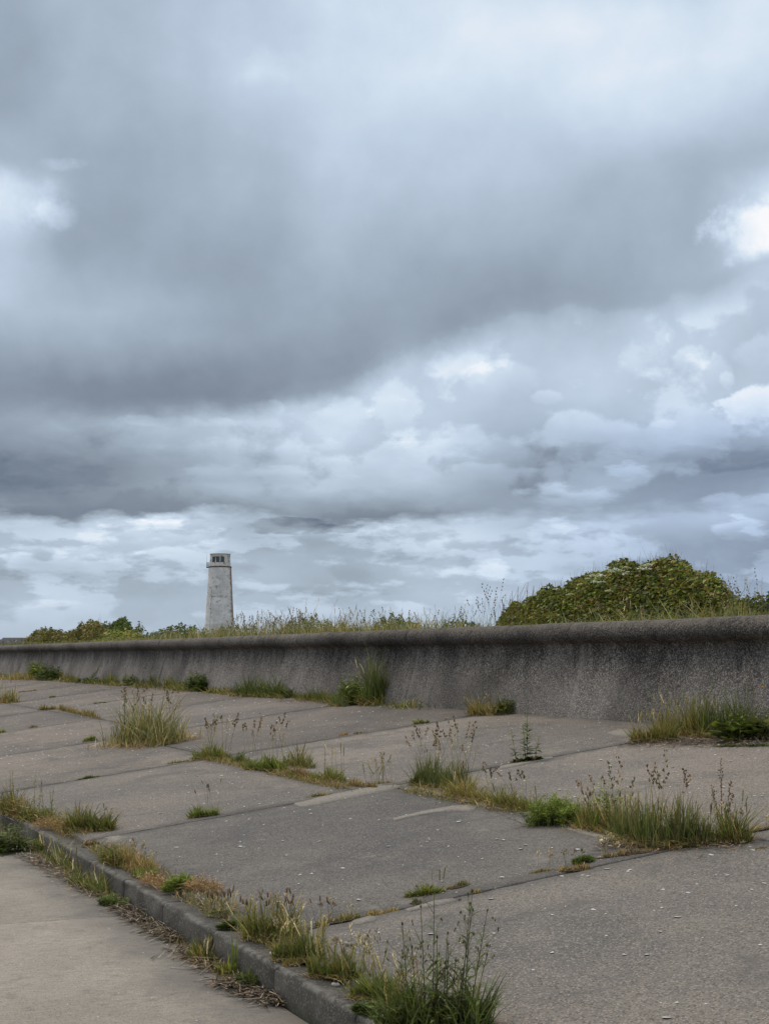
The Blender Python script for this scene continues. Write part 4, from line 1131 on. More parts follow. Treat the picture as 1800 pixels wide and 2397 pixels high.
plant('dry_grass_tuft', 'dry curled tuft at the left end of the lower joint', 'grass clump', (850, 2145, 935, 2130), 12, colp={'dry': 2, 'gold': 1}, dens=.7, group=GA)
plant('grass_clump', 'sparse low green and tan growth where the lower joint meets the kerb weeds', 'grass clump', (735, 2168, 850, 2148), 20, colp={'green': 1, 'gold': 1, 'dry': 1}, dens=.8, seeds=[('plume', 4, 60, (0, .6)), ('plantain', 4, 70, (0, .5))], group=GA)

# along the foot of the wall, from the left
plant('wall_foot_grass', 'dry yellow grass at the wall foot touching the left edge', 'grass', (-30, 1590, 90, 1592), 20, colp={'gold': 2, 'dry': 2, 'green': 1}, dens=1.3, group=GW)
plant('tall_weed', 'tall bright green weed with pale sprays reaching the wall roll, far left', 'weed', (66, 1588, 106, 1590), 48, kind='bush', colp={'bright': 2, 'green': 3}, dens=1.8, group=None,
      extra=lambda r, gb, gh, gst, gl, a, b, m: [leafy_stem(gst, gl, a * (1 - u) + b * u, (r.normal(0, .22) - .1, r.normal(0, .2), 1), r.uniform(60, 78) * m, 16, .09, .16, {'bright': 3, 'gold': 1}, r, up=1.0, thick=.004) for u in (0, .1, .2, .8, .95, 1.05)])
plant('wall_foot_weed', 'dark green leafy mass right of the tall bright weed', 'weed', (95, 1592, 150, 1592), 36, kind='bush', colp={'dark': 3, 'green': 1}, dens=1.4, group=GW)
plant('wall_foot_grass', 'yellowish thin grass between two dark leafy masses', 'grass', (140, 1595, 185, 1596), 24, colp={'gold': 2, 'green': 2}, dens=1.2, group=GW)
plant('strap_leaf_weed', 'dark strap leaved plant leaning right across the wall foot', 'weed', (178, 1598, 240, 1600), 34, kind='rosette', colp={'dark': 3, 'green': 1}, dens=2.2, bw=.6, group=None,
      extra=lambda r, gb, gh, gst, gl, a, b, m: [leafy_stem(gst, gl, a * .5 + b * .5, (.45 + r.normal(0, .12), .42, .8), 52 * m, 16, .16, .12, {'dark': 3, 'green': 1}, r, up=.8, thick=.004) for u in range(6)])
plant('wall_foot_grass', 'short green grass right of the strap leaved plant', 'grass', (235, 1601, 285, 1603), 26, colp={'green': 2, 'gold': 1}, dens=1.3, group=GW)
plant('wall_foot_thistle', 'small pale thistle beside a dark sprig at the wall foot', 'thistle', (290, 1604, 330, 1605), 32, kind='leafy', colp={'grey': 2, 'bright': 1, 'dark': 1}, dens=1.5, group=GW)
plant('wall_foot_grass', 'ragged green grass right of the small pale thistle', 'grass', (325, 1606, 385, 1609), 30, colp={'green': 3, 'gold': 1, 'dark': 1}, dens=1.4, group=GW)
plant('wall_foot_grass', 'lighter yellow green grass left of the dark bushy sprig', 'grass', (380, 1610, 445, 1614), 30, colp={'gold': 1, 'bright': 1, 'green': 1}, dens=1.4, group=GW)
plant('wall_foot_bush', 'dark bushy sprig standing up against the wall, left half', 'weed', (440, 1616, 485, 1618), 54, kind='bush', colp={'dark': 2, 'green': 2}, dens=1.3, group=GW)
plant('wall_foot_grass', 'low dark grass between the bushy sprig and the wide dark clump', 'grass', (480, 1621, 550, 1624), 18, colp={'green': 1, 'gold': 1, 'dark': 1, 'dry': 1}, dens=1.1, group=GW)
plant('wall_foot_grass', 'wide dark green clump at the wall foot, ragged on top', 'grass', (545, 1628, 625, 1632), 48, colp={'dark': 2, 'green': 3}, dens=1.5, bw=1.3, group=GW)
plant('wall_foot_grass', 'arching dark grass with long bent blades at the wall foot', 'grass', (615, 1630, 690, 1634), 46, colp={'dark': 2, 'green': 3}, dens=1.3, bw=1.5, lean=.9, curl=1.0, group=GW)
plant('wall_foot_grass', 'short bright grass between the arching grass and the nettle bush', 'grass', (685, 1636, 795, 1646), 30, colp={'green': 3, 'gold': 1, 'dark': 1}, dens=1.3, group=GW)
plant('nettle_bush', 'bright green bushy nettle against the wall, left of the tall grass', 'nettle', (795, 1648, 858, 1650), 82, kind='bush', colp={'bright': 2, 'green': 4}, dens=1.5, group=None, lean=.3, spread=.7)
plant('wall_foot_grass', 'pale fine grass in front of the nettle bush', 'grass', (770, 1652, 815, 1654), 34, colp={'green': 1, 'grey': 2}, dens=1.2, group=GW)
plant('tall_wall_grass', 'tallest green grass at the wall foot, right beside the nettle bush', 'grass', (852, 1650, 908, 1646), 104, colp={'green': 4, 'dark': 1}, dens=2.0, lean=.25, curl=.25, seeds=[('spike', 12, 110, (0, 1))], group=None, bw=1.2)
plant('wall_foot_clump', 'golden brown grass clump alone at the foot of the bare wall stretch', 'grass', (1095, 1674, 1165, 1674), 42, colp={'gold': 3, 'dry': 2, 'green': 1}, dens=1.5, lean=.8, group=None,
      seeds=[('plume', 4, 60, (0, 1))])
plant('wall_foot_weed', 'dark leafy weed at the right side of the golden brown clump', 'weed', (1150, 1672, 1206, 1670), 44, kind='mixed', colp={'dark': 2, 'green': 2, 'dry': .5}, dens=1.5, group=None, spread=.9)
plant('pale_spray', 'thin pale branching spray standing before the bare wall', 'weed', (1125, 1670, 1160, 1670), 10, kind='low', colp={'dry': 1}, dens=.3, soil=0,
      extra=lambda r, gb, gh, gst, gl, a, b, m: [leafy_stem(gst, gl, a * (1 - u) + b * u, (d, d * .3, 1), L * m, 10, .03, .12, {'grey': 1, 'gold': 1}, r, up=1.3, thick=.0026, stemcol=(.17, .17, .09), bend=(bq, 0, -.02)) for u, d, L, bq in ((0, -.28, 105, -.05), (.2, -.1, 155, -.1), (.4, .0, 135, .05), (.6, .12, 125, .1), (.9, .3, 140, .05), (.1, -.4, 90, -.05), (.5, .25, 100, .1))])
plant('barley_grass', 'golden green wall barley leaning over straw, lower left of the big right weeds', 'grass', (1475, 1738, 1590, 1734), 50, colp={'gold': 3, 'green': 2, 'dry': 1}, dens=1.8, lean=.6, curl=.45, seeds=[('spike', 30, 78, (0, 1))], group=None)
plant('barley_grass', 'taller wall barley with pale ears directly against the wall', 'grass', (1540, 1718, 1680, 1726), 72, colp={'gold': 2, 'green': 3, 'dry': 1}, dens=1.6, lean=.5, curl=.4, seeds=[('foxtail', 16, 112, (0, 1)), ('spike', 22, 100, (0, 1))], group=None, soil=.1)
plant('barley_grass', 'dark green grass standing between the barley and the big leaves', 'grass', (1645, 1722, 1760, 1728), 98, colp={'green': 4, 'dark': 2}, dens=1.7, lean=.3, curl=.3, seeds=[('foxtail', 10, 140, (0, 1))], group=None, soil=.1)
root, c, m, r = plant('big_leaf_weed', 'large leaved dark green weed with a yellow flower at the right edge', 'weed', (1690, 1735, 1830, 1728), 96, kind='leafy', colp={'green': 4, 'dark': 1, 'bright': 1}, dens=1.3, spread=1.2, soil=.2,
      extra=lambda r, gb, gh, gst, gl, a, b, m: [leaves(gl, (a * (1 - u) + b * u + np.array([0, -.08, .03 + .1 * r.random()]))[None], np.array([[r.normal(0, 1), -.9 + r.normal(0, .4), .35 + .3 * r.random()]]), np.array([[0, 0, 1.]]), .17, .12, pal({'green': 2, 'dark': 1, 'grey': 1}, 1, r)) for u in r.uniform(0, 1, 34)])
dandelion(root, np.array([0.13, -0.03, 0]), 122 * m, r, .018)
plant('low_weed_mat', 'flat mat of small green leaves in front of the big leaved weed', 'weed', (1660, 1748, 1830, 1746), 16, kind='rosette', colp={'green': 3, 'dark': 2}, dens=1.8, group=None, spread=1.8)

# along the kerb, from the left and far end to the near end
plant('kerb_weed', 'upright green weed with spiky sprays at the left edge above the kerb', 'weed', (-10, 1895, 90, 1930), 62, surf='kerb', kind='mixed', colp={'green': 2, 'dark': 1, 'gold': 2, 'red': 1}, dens=1.5, group=GK,
      extra=lambda r, gb, gh, gst, gl, a, b, m: [leafy_stem(gst, gl, a * (1 - u) + b * u, (r.normal(0, .1), r.normal(0, .1), 1), r.uniform(85, 110) * m, 26, .06, .2, {'green': 2, 'olive': 1}, r, up=1.2, thick=.003) for u in (.0, .35, .45, .9)])
plant('kerb_weed', 'pair of thin wispy weed stems behind the kerb, second from the left', 'weed', (85, 1918, 140, 1935), 38, kind='mixed', colp={'green': 2, 'gold': 1, 'olive': 1}, dens=1.2, group=GK,
      extra=lambda r, gb, gh, gst, gl, a, b, m: [leafy_stem(gst, gl, a * (1 - u) + b * u, (r.normal(0, .12), r.normal(0, .1), 1), r.uniform(80, 98) * m, 24, .055, .2, {'green': 2, 'olive': 1}, r, up=1.2, thick=.003) for u in (.1, .35, .6, .75)])
plant('dry_kerb_tangle', 'low pinkish dry tangle on the kerb top near the left edge', 'dry plants', (80, 1940, 175, 1952), 44, surf='kerb', kind='tangle', colp={'red': 3, 'dry': 1}, dens=1.2, group=GK)
plant('kerb_grass', 'dark olive grass tuft on the kerb, right of the low pinkish tangle', 'grass', (145, 1950, 268, 1962), 56, surf='kerb', colp={'green': 3, 'olive': 2, 'gold': 1}, dens=1.6, lean=.8, bw=1.3, group=GK, seeds=[('plume', 3, 60, (.8, 1))])
plant('moss_tuft', 'small reddish mat on the kerb under the dark olive tuft', 'tuft', (188, 1985, 240, 1986), 14, surf='kerb', colp={'red': 2, 'green': 1}, group=GK)
plant('kerb_herb', 'green and brown herb on the kerb at the first near cross joint', 'herb', (238, 2015, 285, 2035), 50, surf='kerb', kind='mixed', colp={'green': 2, 'olive': 2, 'red': 1}, dens=1.5, group=GK)
plant('dry_kerb_grass', 'golden dry grass on the kerb with pale fluffy heads', 'grass', (270, 2022, 365, 2055), 48, surf='kerb', colp={'dry': 3, 'gold': 2, 'red': 1}, dens=1.7, lean=.4, group=GK, seeds=[('plume', 16, 60, (0, 1))])
plant('kerb_grass', 'short green patch between the golden dry grass and the reddish tangle', 'grass', (310, 2052, 375, 2068), 24, surf='kerb', colp={'green': 2, 'bright': 1}, dens=1.4, lean=1, group=GK)
plant('dry_kerb_tangle', 'reddish dry froth left of the bright fern like herb', 'dry plants', (330, 2070, 400, 2095), 40, surf='kerb', kind='tangle', colp={'red': 4, 'dry': 1}, dens=1.4, group=GK)
plant('kerb_fern_herb', 'bright green fern like herb surrounded by reddish dry froth', 'herb', (384, 2098, 450, 2090), 46, surf='kerb', kind='feather', colp={'bright': 3, 'green': 2}, dens=2.0, group=GK)
plant('dry_kerb_tangle', 'reddish dry froth right of the bright fern like herb', 'dry plants', (430, 2095, 520, 2110), 44, surf='kerb', kind='tangle', colp={'red': 4, 'dry': 1, 'olive': .6}, dens=1.5, group=GK)
plant('kerb_plantain', 'plantain tuft with upright brown heads on the kerb', 'plantain', (480, 2148, 552, 2150), 26, surf='kerb', kind='rosette', colp={'green': 3, 'bright': 1, 'red': .5}, dens=1.6, group=GK, bw=.6, seeds=[('plantain', 22, 58, (0, 1)), ('spike', 10, 50, (0, 1))])
plant('kerb_weed', 'dark green leafy mat just right of the plantain tuft', 'weed', (508, 2178, 570, 2178), 24, surf='kerb', kind='bush', colp={'dark': 3, 'green': 2}, dens=1.5, group=GK, bw=.7)
plant('kerb_grass', 'large grass clump with brown plantain heads at the near kerb joint', 'grass', (570, 2200, 700, 2212), 66, surf='kerb', colp={'green': 3, 'olive': 1, 'gold': 1, 'dry': .7}, dens=1.6, lean=.7, bw=1.1, group=GK, seeds=[('spike', 34, 92, (0, 1)), ('plantain', 16, 110, (0, 1)), ('plume', 9, 120, (.2, 1))])
plant('kerb_grass', 'green grass bulging over the kerb edge, right of the large clump', 'grass', (640, 2248, 760, 2262), 62, surf='kerb', colp={'green': 3, 'olive': 1, 'gold': 1}, dens=1.6, lean=.8, bw=1.1, group=GK, seeds=[('spike', 26, 90, (0, 1)), ('plume', 10, 105, (0, 1))])
plant('kerb_grass', 'mid green blades and thin brown stalks left of the tall branching weed', 'grass', (720, 2285, 845, 2308), 56, surf='kerb', colp={'green': 3, 'gold': 1, 'olive': 1}, dens=1.5, lean=.7, group=GK, seeds=[('spike', 22, 85, (0, 1)), ('plume', 6, 110, (.2, 1))])
plant('moss_tuft', 'small yellowish moss patch on the near kerb top', 'moss', (662, 2262, 705, 2262), 14, surf='kerb', colp={'gold': 3, 'dry': 1}, dens=1.6, group=GK)
plant('kerb_grass', 'grass leaning over the kerb at the foot of the tall branching weed', 'grass', (820, 2335, 960, 2372), 62, surf='kerb', colp={'green': 3, 'bright': 1, 'gold': 1}, dens=1.5, lean=.8, bw=1.1, group=GK, seeds=[('spike', 16, 110, (0, 1)), ('plume', 8, 170, (.1, 1))])
plant('kerb_weed', 'dark green leafy weed growing over the nearest kerb joint', 'weed', (830, 2368, 900, 2385), 34, surf='kerb', kind='bush', colp={'dark': 3, 'green': 2}, dens=1.5, group=GK, bw=.8)
def tallweed(r, gb, gh, gst, gl, a, b, m):
    X = [(-.55, 250, -.12), (-.35, 205, -.1), (-.15, 285, -.05), (.0, 320, 0), (.1, 225, .02), (.22, 230, .04), (.33, 205, .05), (.5, 300, .08), (.62, 290, .12), (.7, 320, .14), (.8, 270, .16), (.85, 190, .18), (.4, 170, .1), (.05, 170, .0), (-.45, 150, -.15)]
    mid = (a + b) / 2; ax = (b - a); 
    for u, L, le in X:
        p = mid + ax * u * .42 + np.array([0, 0, 0])
        d = RV * le * 1.1 + np.array([0, 0, 1.0]) + r.normal(0, .03, 3)
        pts = leafy_stem(gst, gl, p, d, L * m, 24, .15, .10, {'grey': 2, 'green': 3}, r, up=.8, thick=.0036, stemcol=(.13, .105, .07) if r.random() < .5 else (.12, .14, .06), taper=.75, start=.12)
        for k in range(r.integers(2, 6)):
            t = r.uniform(.5, .95); q = pts[min(5, int(t * 6))]
            dd_ = RV * r.normal(0, .55) + np.array([0, 0, 1.]) + np.array([0, r.normal(0, .4), 0])
            tp = leafy_stem(gst, gl, q, dd_, r.uniform(.04, .11), 5, .03, .14, {'grey': 2, 'green': 2}, r, up=1.1, thick=.0016)
            for w_ in range(2): blob(gh, tp[-1] + r.normal(0, .004, 3), (0, 0, 1), .014, .006, np.array((.13, .12, .06)) * r.uniform(.6, 1.4))
        blob(gh, pts[-1], (0, 0, 1), .018, .009, (.06, .05, .035) if r.random() < .4 else (.15, .15, .07))
root, c, m, r = plant('tall_branching_weed', 'tall branching grey green weed with many thin stems at the bottom of the photo', 'weed', (900, 2420, 1130, 2425), 120, surf='apron', kind='mixed', colp={'green': 3, 'dark': 2, 'grey': 1}, dens=2.0, lean=.6, spread=1.3, bw=1.1, extra=tallweed, seeds=[('spike', 16, 130, (0, 1)), ('plume', 10, 180, (0, .7))], taper=False)
dandelion(root, np.array(on_apron(935, 2420)) - c, 135 * m, r, .011)
plant('dark_leaf_clump', 'dark leafy clump at the right foot of the tall branching weed', 'weed', (1040, 2400, 1140, 2400), 80, kind='bush', colp={'dark': 3, 'green': 2}, dens=1.6, group=None, bw=.9)

# on the path, against the foot of the kerb
plant('path_weed', 'dark leafy weed below the kerb at the left edge', 'weed', (-25, 2000, 62, 1990), 84, surf='path', kind='leafy', colp={'dark': 2, 'green': 2, 'grey': 1}, dens=1.9, group=GP, spread=1.3)
plant('path_weed', 'small yellow green weed in the gutter right of the dark leafy one', 'weed', (88, 1985, 128, 2000), 40, surf='path', kind='mixed', colp={'green': 2, 'bright': 1, 'dry': 1}, dens=1.4, group=GP)
plant('path_grass', 'pale thin upright grass in the gutter', 'grass', (110, 2018, 200, 2056), 52, surf='path', colp={'grey': 2, 'green': 1, 'pale': 1}, dens=1.3, group=GP, seeds=[('spike', 10, 66, (0, 1))])
plant('path_grass', 'green gutter grass over dark straw, below the golden dry kerb grass', 'grass', (165, 2068, 262, 2104), 50, surf='path', colp={'green': 3, 'grey': 1, 'dry': 1}, dens=1.4, lean=.9, group=GP, seeds=[('spike', 6, 66, (0, 1))])
plant('path_weed', 'feathery grey green weed low in the gutter, left of the bare straw', 'weed', (235, 2118, 300, 2130), 34, surf='path', kind='feather', colp={'green': 2, 'grey': 2}, dens=1.5, group=GP)
plant('path_weed', 'tiny two leaved seedling against the kerb face', 'weed', (372, 2174, 392, 2180), 20, surf='path', kind='rosette', colp={'bright': 2, 'green': 1}, dens=.25, bw=1.3, group=GP)
plant('path_grass', 'brown green tuft below the near kerb joint', 'grass', (438, 2240, 505, 2262), 52, surf='path', colp={'green': 2, 'olive': 1, 'dry': 1}, dens=1.3, group=GP, seeds=[('spike', 6, 60, (0, 1))])
plant('path_grass', 'tall thin bright blades standing in the gutter', 'grass', (548, 2282, 562, 2288), 112, surf='path', colp={'bright': 2, 'green': 2}, dens=.3, lean=.12, curl=.1, bw=1.6, group=GP)
plant('path_weed', 'low yellow green tuft left of the tall thin blades', 'weed', (508, 2275, 552, 2290), 36, surf='path', colp={'bright': 1, 'gold': 2, 'green': 1}, dens=1.4, lean=1, bw=1.4, group=GP)
plant('path_weed', 'dark green gutter weed among pale straw, nearest the camera', 'weed', (548, 2308, 615, 2318), 44, surf='path', kind='mixed', colp={'dark': 2, 'green': 2}, dens=1.5, group=GP)

# ------------------------------------------------------------------ straw and litter
def straw(name, line, n, surf, width, r, longest=0.22, kind='stuff'):
    g = G()
    fn = on_path if surf == 'path' else on_apron
    A, B = fn(*line[:2]), fn(*line[2:])
    AB = B - A; perp = np.array([-AB[1], AB[0], 0]); perp /= np.linalg.norm(perp)
    for i in range(n):
        c = A + AB * r.random() + perp * r.normal(0, width)
        if surf == 'path': c[1] = min(c[1], KY - 0.02)
        gz = 0 if surf == 'path' else apron_z(c[1])
        c[2] = gz + 0.008 + abs(r.normal(0, 0.016))
        a = r.normal(0.2, .8) if r.random() < .6 else r.uniform(0, PI)
        L = longest * r.uniform(.15, 1) ** 1.3
        d = np.array([math.cos(a), math.sin(a), r.normal(0, .10)])
        p0 = c - d * L / 2
        p0[2] = max(p0[2], gz + .003)
        if surf == 'path' and (p0 + d * L)[1] > KY: p0[1] -= (p0 + d * L)[1] - KY
        k = r.random()
        colr = np.array((.40, .33, .24) if k < .45 else (.22, .16, .10) if k < .7 else (.045, .028, .022)) * r.uniform(.8, 1.15)
        stem(g, p0, d, L, r.uniform(.0022, .0052), .0022, colr, (0, 0, 0), 2)
    m = n
    u = r.random(m); P = A + AB * u[:, None] + perp * r.normal(0, width * .9, m)[:, None]
    if surf == 'path': P[:, 1] = np.minimum(P[:, 1], KY - .02)
    P[:, 2] = (0 if surf == 'path' else apron_z(P[:, 1])) + .006 + r.random(m) * .02
    dv = r.normal(0, 1, (m, 3)); dv[:, 2] *= .2
    leaves(g, P, dv, np.tile((0, 0, 1.), (m, 1)) + r.normal(0, .4, (m, 3)), .035 * r.uniform(.4, 1.2, m), .009, pal({'red': 2, 'seed': 3, 'dry': 1}, m, r, .3), droop=0)
    o = g.build(name, M_STEM); tag(o, kind='stuff'); return o
rs = np.random.default_rng(77)
def verge(name, n, xr, yr, hm, colp, surf, wd=.0045):
    """thin, patchy growth that links the bigger plants"""
    X = rs.uniform(*xr, n); Y = yr[0] + (yr[1] - yr[0]) * rs.random(n) ** 1.2
    keep = (np.sin(X * 2.3) + np.sin(X * 5.1 + 1) * .7 + np.sin(X * 11.3) * .4 + rs.normal(0, .5, n)) > -.35
    X, Y = X[keep], Y[keep]; n = len(X)
    Z = {'path': np.zeros(n), 'kerb': np.maximum(KTOP, apron_z(Y)), 'apron': apron_z(Y)}[surf]
    g = G(); blades(g, np.stack([X, Y, Z - .002], 1), hm * (.25 + 1.3 * rs.random(n) ** 2), np.full(n, wd), rs, pal(colp, n, rs), .7, .7, seg=3)
    k = n // 2; i = rs.integers(0, n, k)
    dv = rs.normal(0, 1, (k, 3)); dv[:, 2] = np.abs(dv[:, 2]) * .5
    leaves(g, np.stack([X[i], Y[i], Z[i] + .004], 1) + rs.normal(0, .02, (k, 3)) * [1, .6, .1], dv, rs.normal(0, 1, (k, 3)) + [0, 0, 1], .022, .007, pal(colp, k, rs))
    tag(g.build(name, M_GRASS), kind='stuff')
verge('kerb_top_weeds', 5200, (-15, -5.2), (2.46, 2.66), .055, {'green': 2, 'gold': 2, 'red': 2, 'dry': 2, 'olive': 1}, 'kerb')
verge('gutter_weeds', 1900, (-14.5, -6.9), (2.365, 2.27), .05, {'green': 2, 'dry': 2, 'red': 1, 'grey': 1}, 'path')
verge('long_joint_weeds', 2800, (-16.3, -11.6), (4.78, 4.98), .07, {'green': 2, 'red': 2, 'dry': 1, 'gold': 2}, 'apron')
verge('long_joint_weeds', 2200, (-11.6, -7.3), (5.04, 5.24), .06, {'green': 2, 'red': 1, 'dry': 2, 'gold': 2}, 'apron')
verge('wall_foot_weeds', 5200, (-60, -17.5), (8.18, 8.42), .13, {'green': 3, 'dark': 1, 'dry': 1, 'gold': 2}, 'apron', .011)
straw('gutter_straw', (60, 2005, 330, 2150), 456, 'path', .05, rs)
straw('gutter_straw', (290, 2130, 425, 2208), 494, 'path', .05, rs)
straw('gutter_straw', (420, 2225, 520, 2275), 209, 'path', .05, rs)
straw('gutter_straw', (520, 2300, 680, 2355), 323, 'path', .055, rs)
straw('wall_foot_straw', (1480, 1738, 1800, 1738), 620, 'apron', .16, rs, .32)
straw('wall_foot_straw', (1090, 1676, 1200, 1672), 110, 'apron', .07, rs)
straw('wall_foot_straw', (650, 1642, 912, 1652), 260, 'apron', .08, rs)
straw('wall_foot_straw', (40, 1598, 600, 1634), 300, 'apron', .10, rs)
straw('joint_straw', (1400, 1985, 1740, 1985), 150, 'apron', .07, rs, .2)
straw('joint_straw', (1000, 1860, 1350, 1930), 90, 'apron', .07, rs, .15)
#END_PLANTS
#BEG_BACKDROP
# ------------------------------------------------------------------ grassland edge behind the wall
rb_ = np.random.default_rng(91)
def strip(name, x0, x1, y0, y1, n, hfun, colp, wd, seg=4, lean=.35, curl=.35):
    X = rb_.uniform(x0, x1, n); Y = rb_.uniform(y0, y1, n)
    P = np.stack([X, Y, np.full(n, 1.80)], 1)
    g = G()
    h = hfun(X, Y) * rb_.uniform(.55, 1.15, n)
    blades(g, P, h, np.full(n, wd), rb_, pal(colp, n, rb_), lean, curl, seg=seg)
    o = g.build(name, M_GRASS); tag(o, kind='stuff'); return o
def hx(X):
    """how high the rough grass stands along the wall (metres)"""
    return np.interp(X, [-140, -60, -52, -46, -40, -36, -31, -27, -23, -19, -17, -12, -9, 10], [.40, .40, .36, .36, .40, .48, .62, .66, .58, .52, .42, .40, .58, .6])
strip('tall_grass', -45, 8, 9.1, 10.6, 11000, lambda X, Y: hx(X) * np.interp(X, [-20.5, -19.5, -15.5, -14.5], [1, .5, .5, 1]) * (0.82 + .2 * np.sin(X * 1.7) * np.sin(Y * 2)), {'grey': 3, 'gold': 2, 'green': 1, 'pale': 1.4, 'dry': 1.4}, .009)
strip('tall_grass', -120, -45, 9.1, 11.5, 9000, lambda X, Y: hx(X) * (0.85 + .2 * np.sin(X * .7)), {'grey': 2, 'gold': 2, 'green': 2, 'dry': 1}, .02)
strip('tall_grass', -48, 8, 10.5, 16, 9000, lambda X, Y: hx(X) * .8, {'olive': 2, 'gold': 3, 'grey': 2, 'dry': 1}, .014)
strip('low_wall_top_grass', -60, 5, 9.0, 9.35, 4200, lambda X, Y: np.interp(X, [-20.5, -19.5, -15.5, -14.5], [.30, .20, .20, .32]), {'green': 3, 'grey': 2, 'gold': 1}, .008)
gs_, gh_ = G(), G()
def seedrow(xpx0, xpx1, n, hlo, hhi, kinds, Y0=9.3, Y1=10.6):
    for i in range(n):
        Y = rb_.uniform(Y0, Y1); q = on_Y(rb_.uniform(xpx0, xpx1), 1480, Y)
        sc_ = max(1.0, depth(q) / 9.7) ** .8
        seed_stem(gs_, gh_, np.array([q[0], Y, 1.78]), rb_.uniform(hlo, hhi) * .9, kinds[rb_.integers(len(kinds))], rb_, sc_=sc_ * .62)
seedrow(530, 720, 120, .52, .88, ['plume', 'plume', 'spike', 'cock'])
seedrow(560, 900, 120, .45, .78, ['plume', 'cock', 'spike'])
seedrow(850, 1080, 46, .42, .70, ['cock', 'plume'])
seedrow(1080, 1200, 26, .42, .80, ['cock', 'plume'])
seedrow(1120, 1180, 14, .7, 1.0, ['cock'])
seedrow(1690, 1800, 30, .5, .85, ['plume', 'cock', 'plume'])
seedrow(0, 60, 14, .35, .60, ['cock', 'plume'])
seedrow(340, 480, 26, .38, .55, ['cock', 'plume'])
seedrow(1300, 1700, 40, .35, .62, ['plume', 'spike'], 9.1, 9.8)
seedrow(690, 770, 3, .95, 1.1, ['plume'])
tag(gs_.build('grass_stalks', M_STEM), kind='stuff'); tag(gh_.build('grass_seed_heads', M_STEM), kind='stuff')

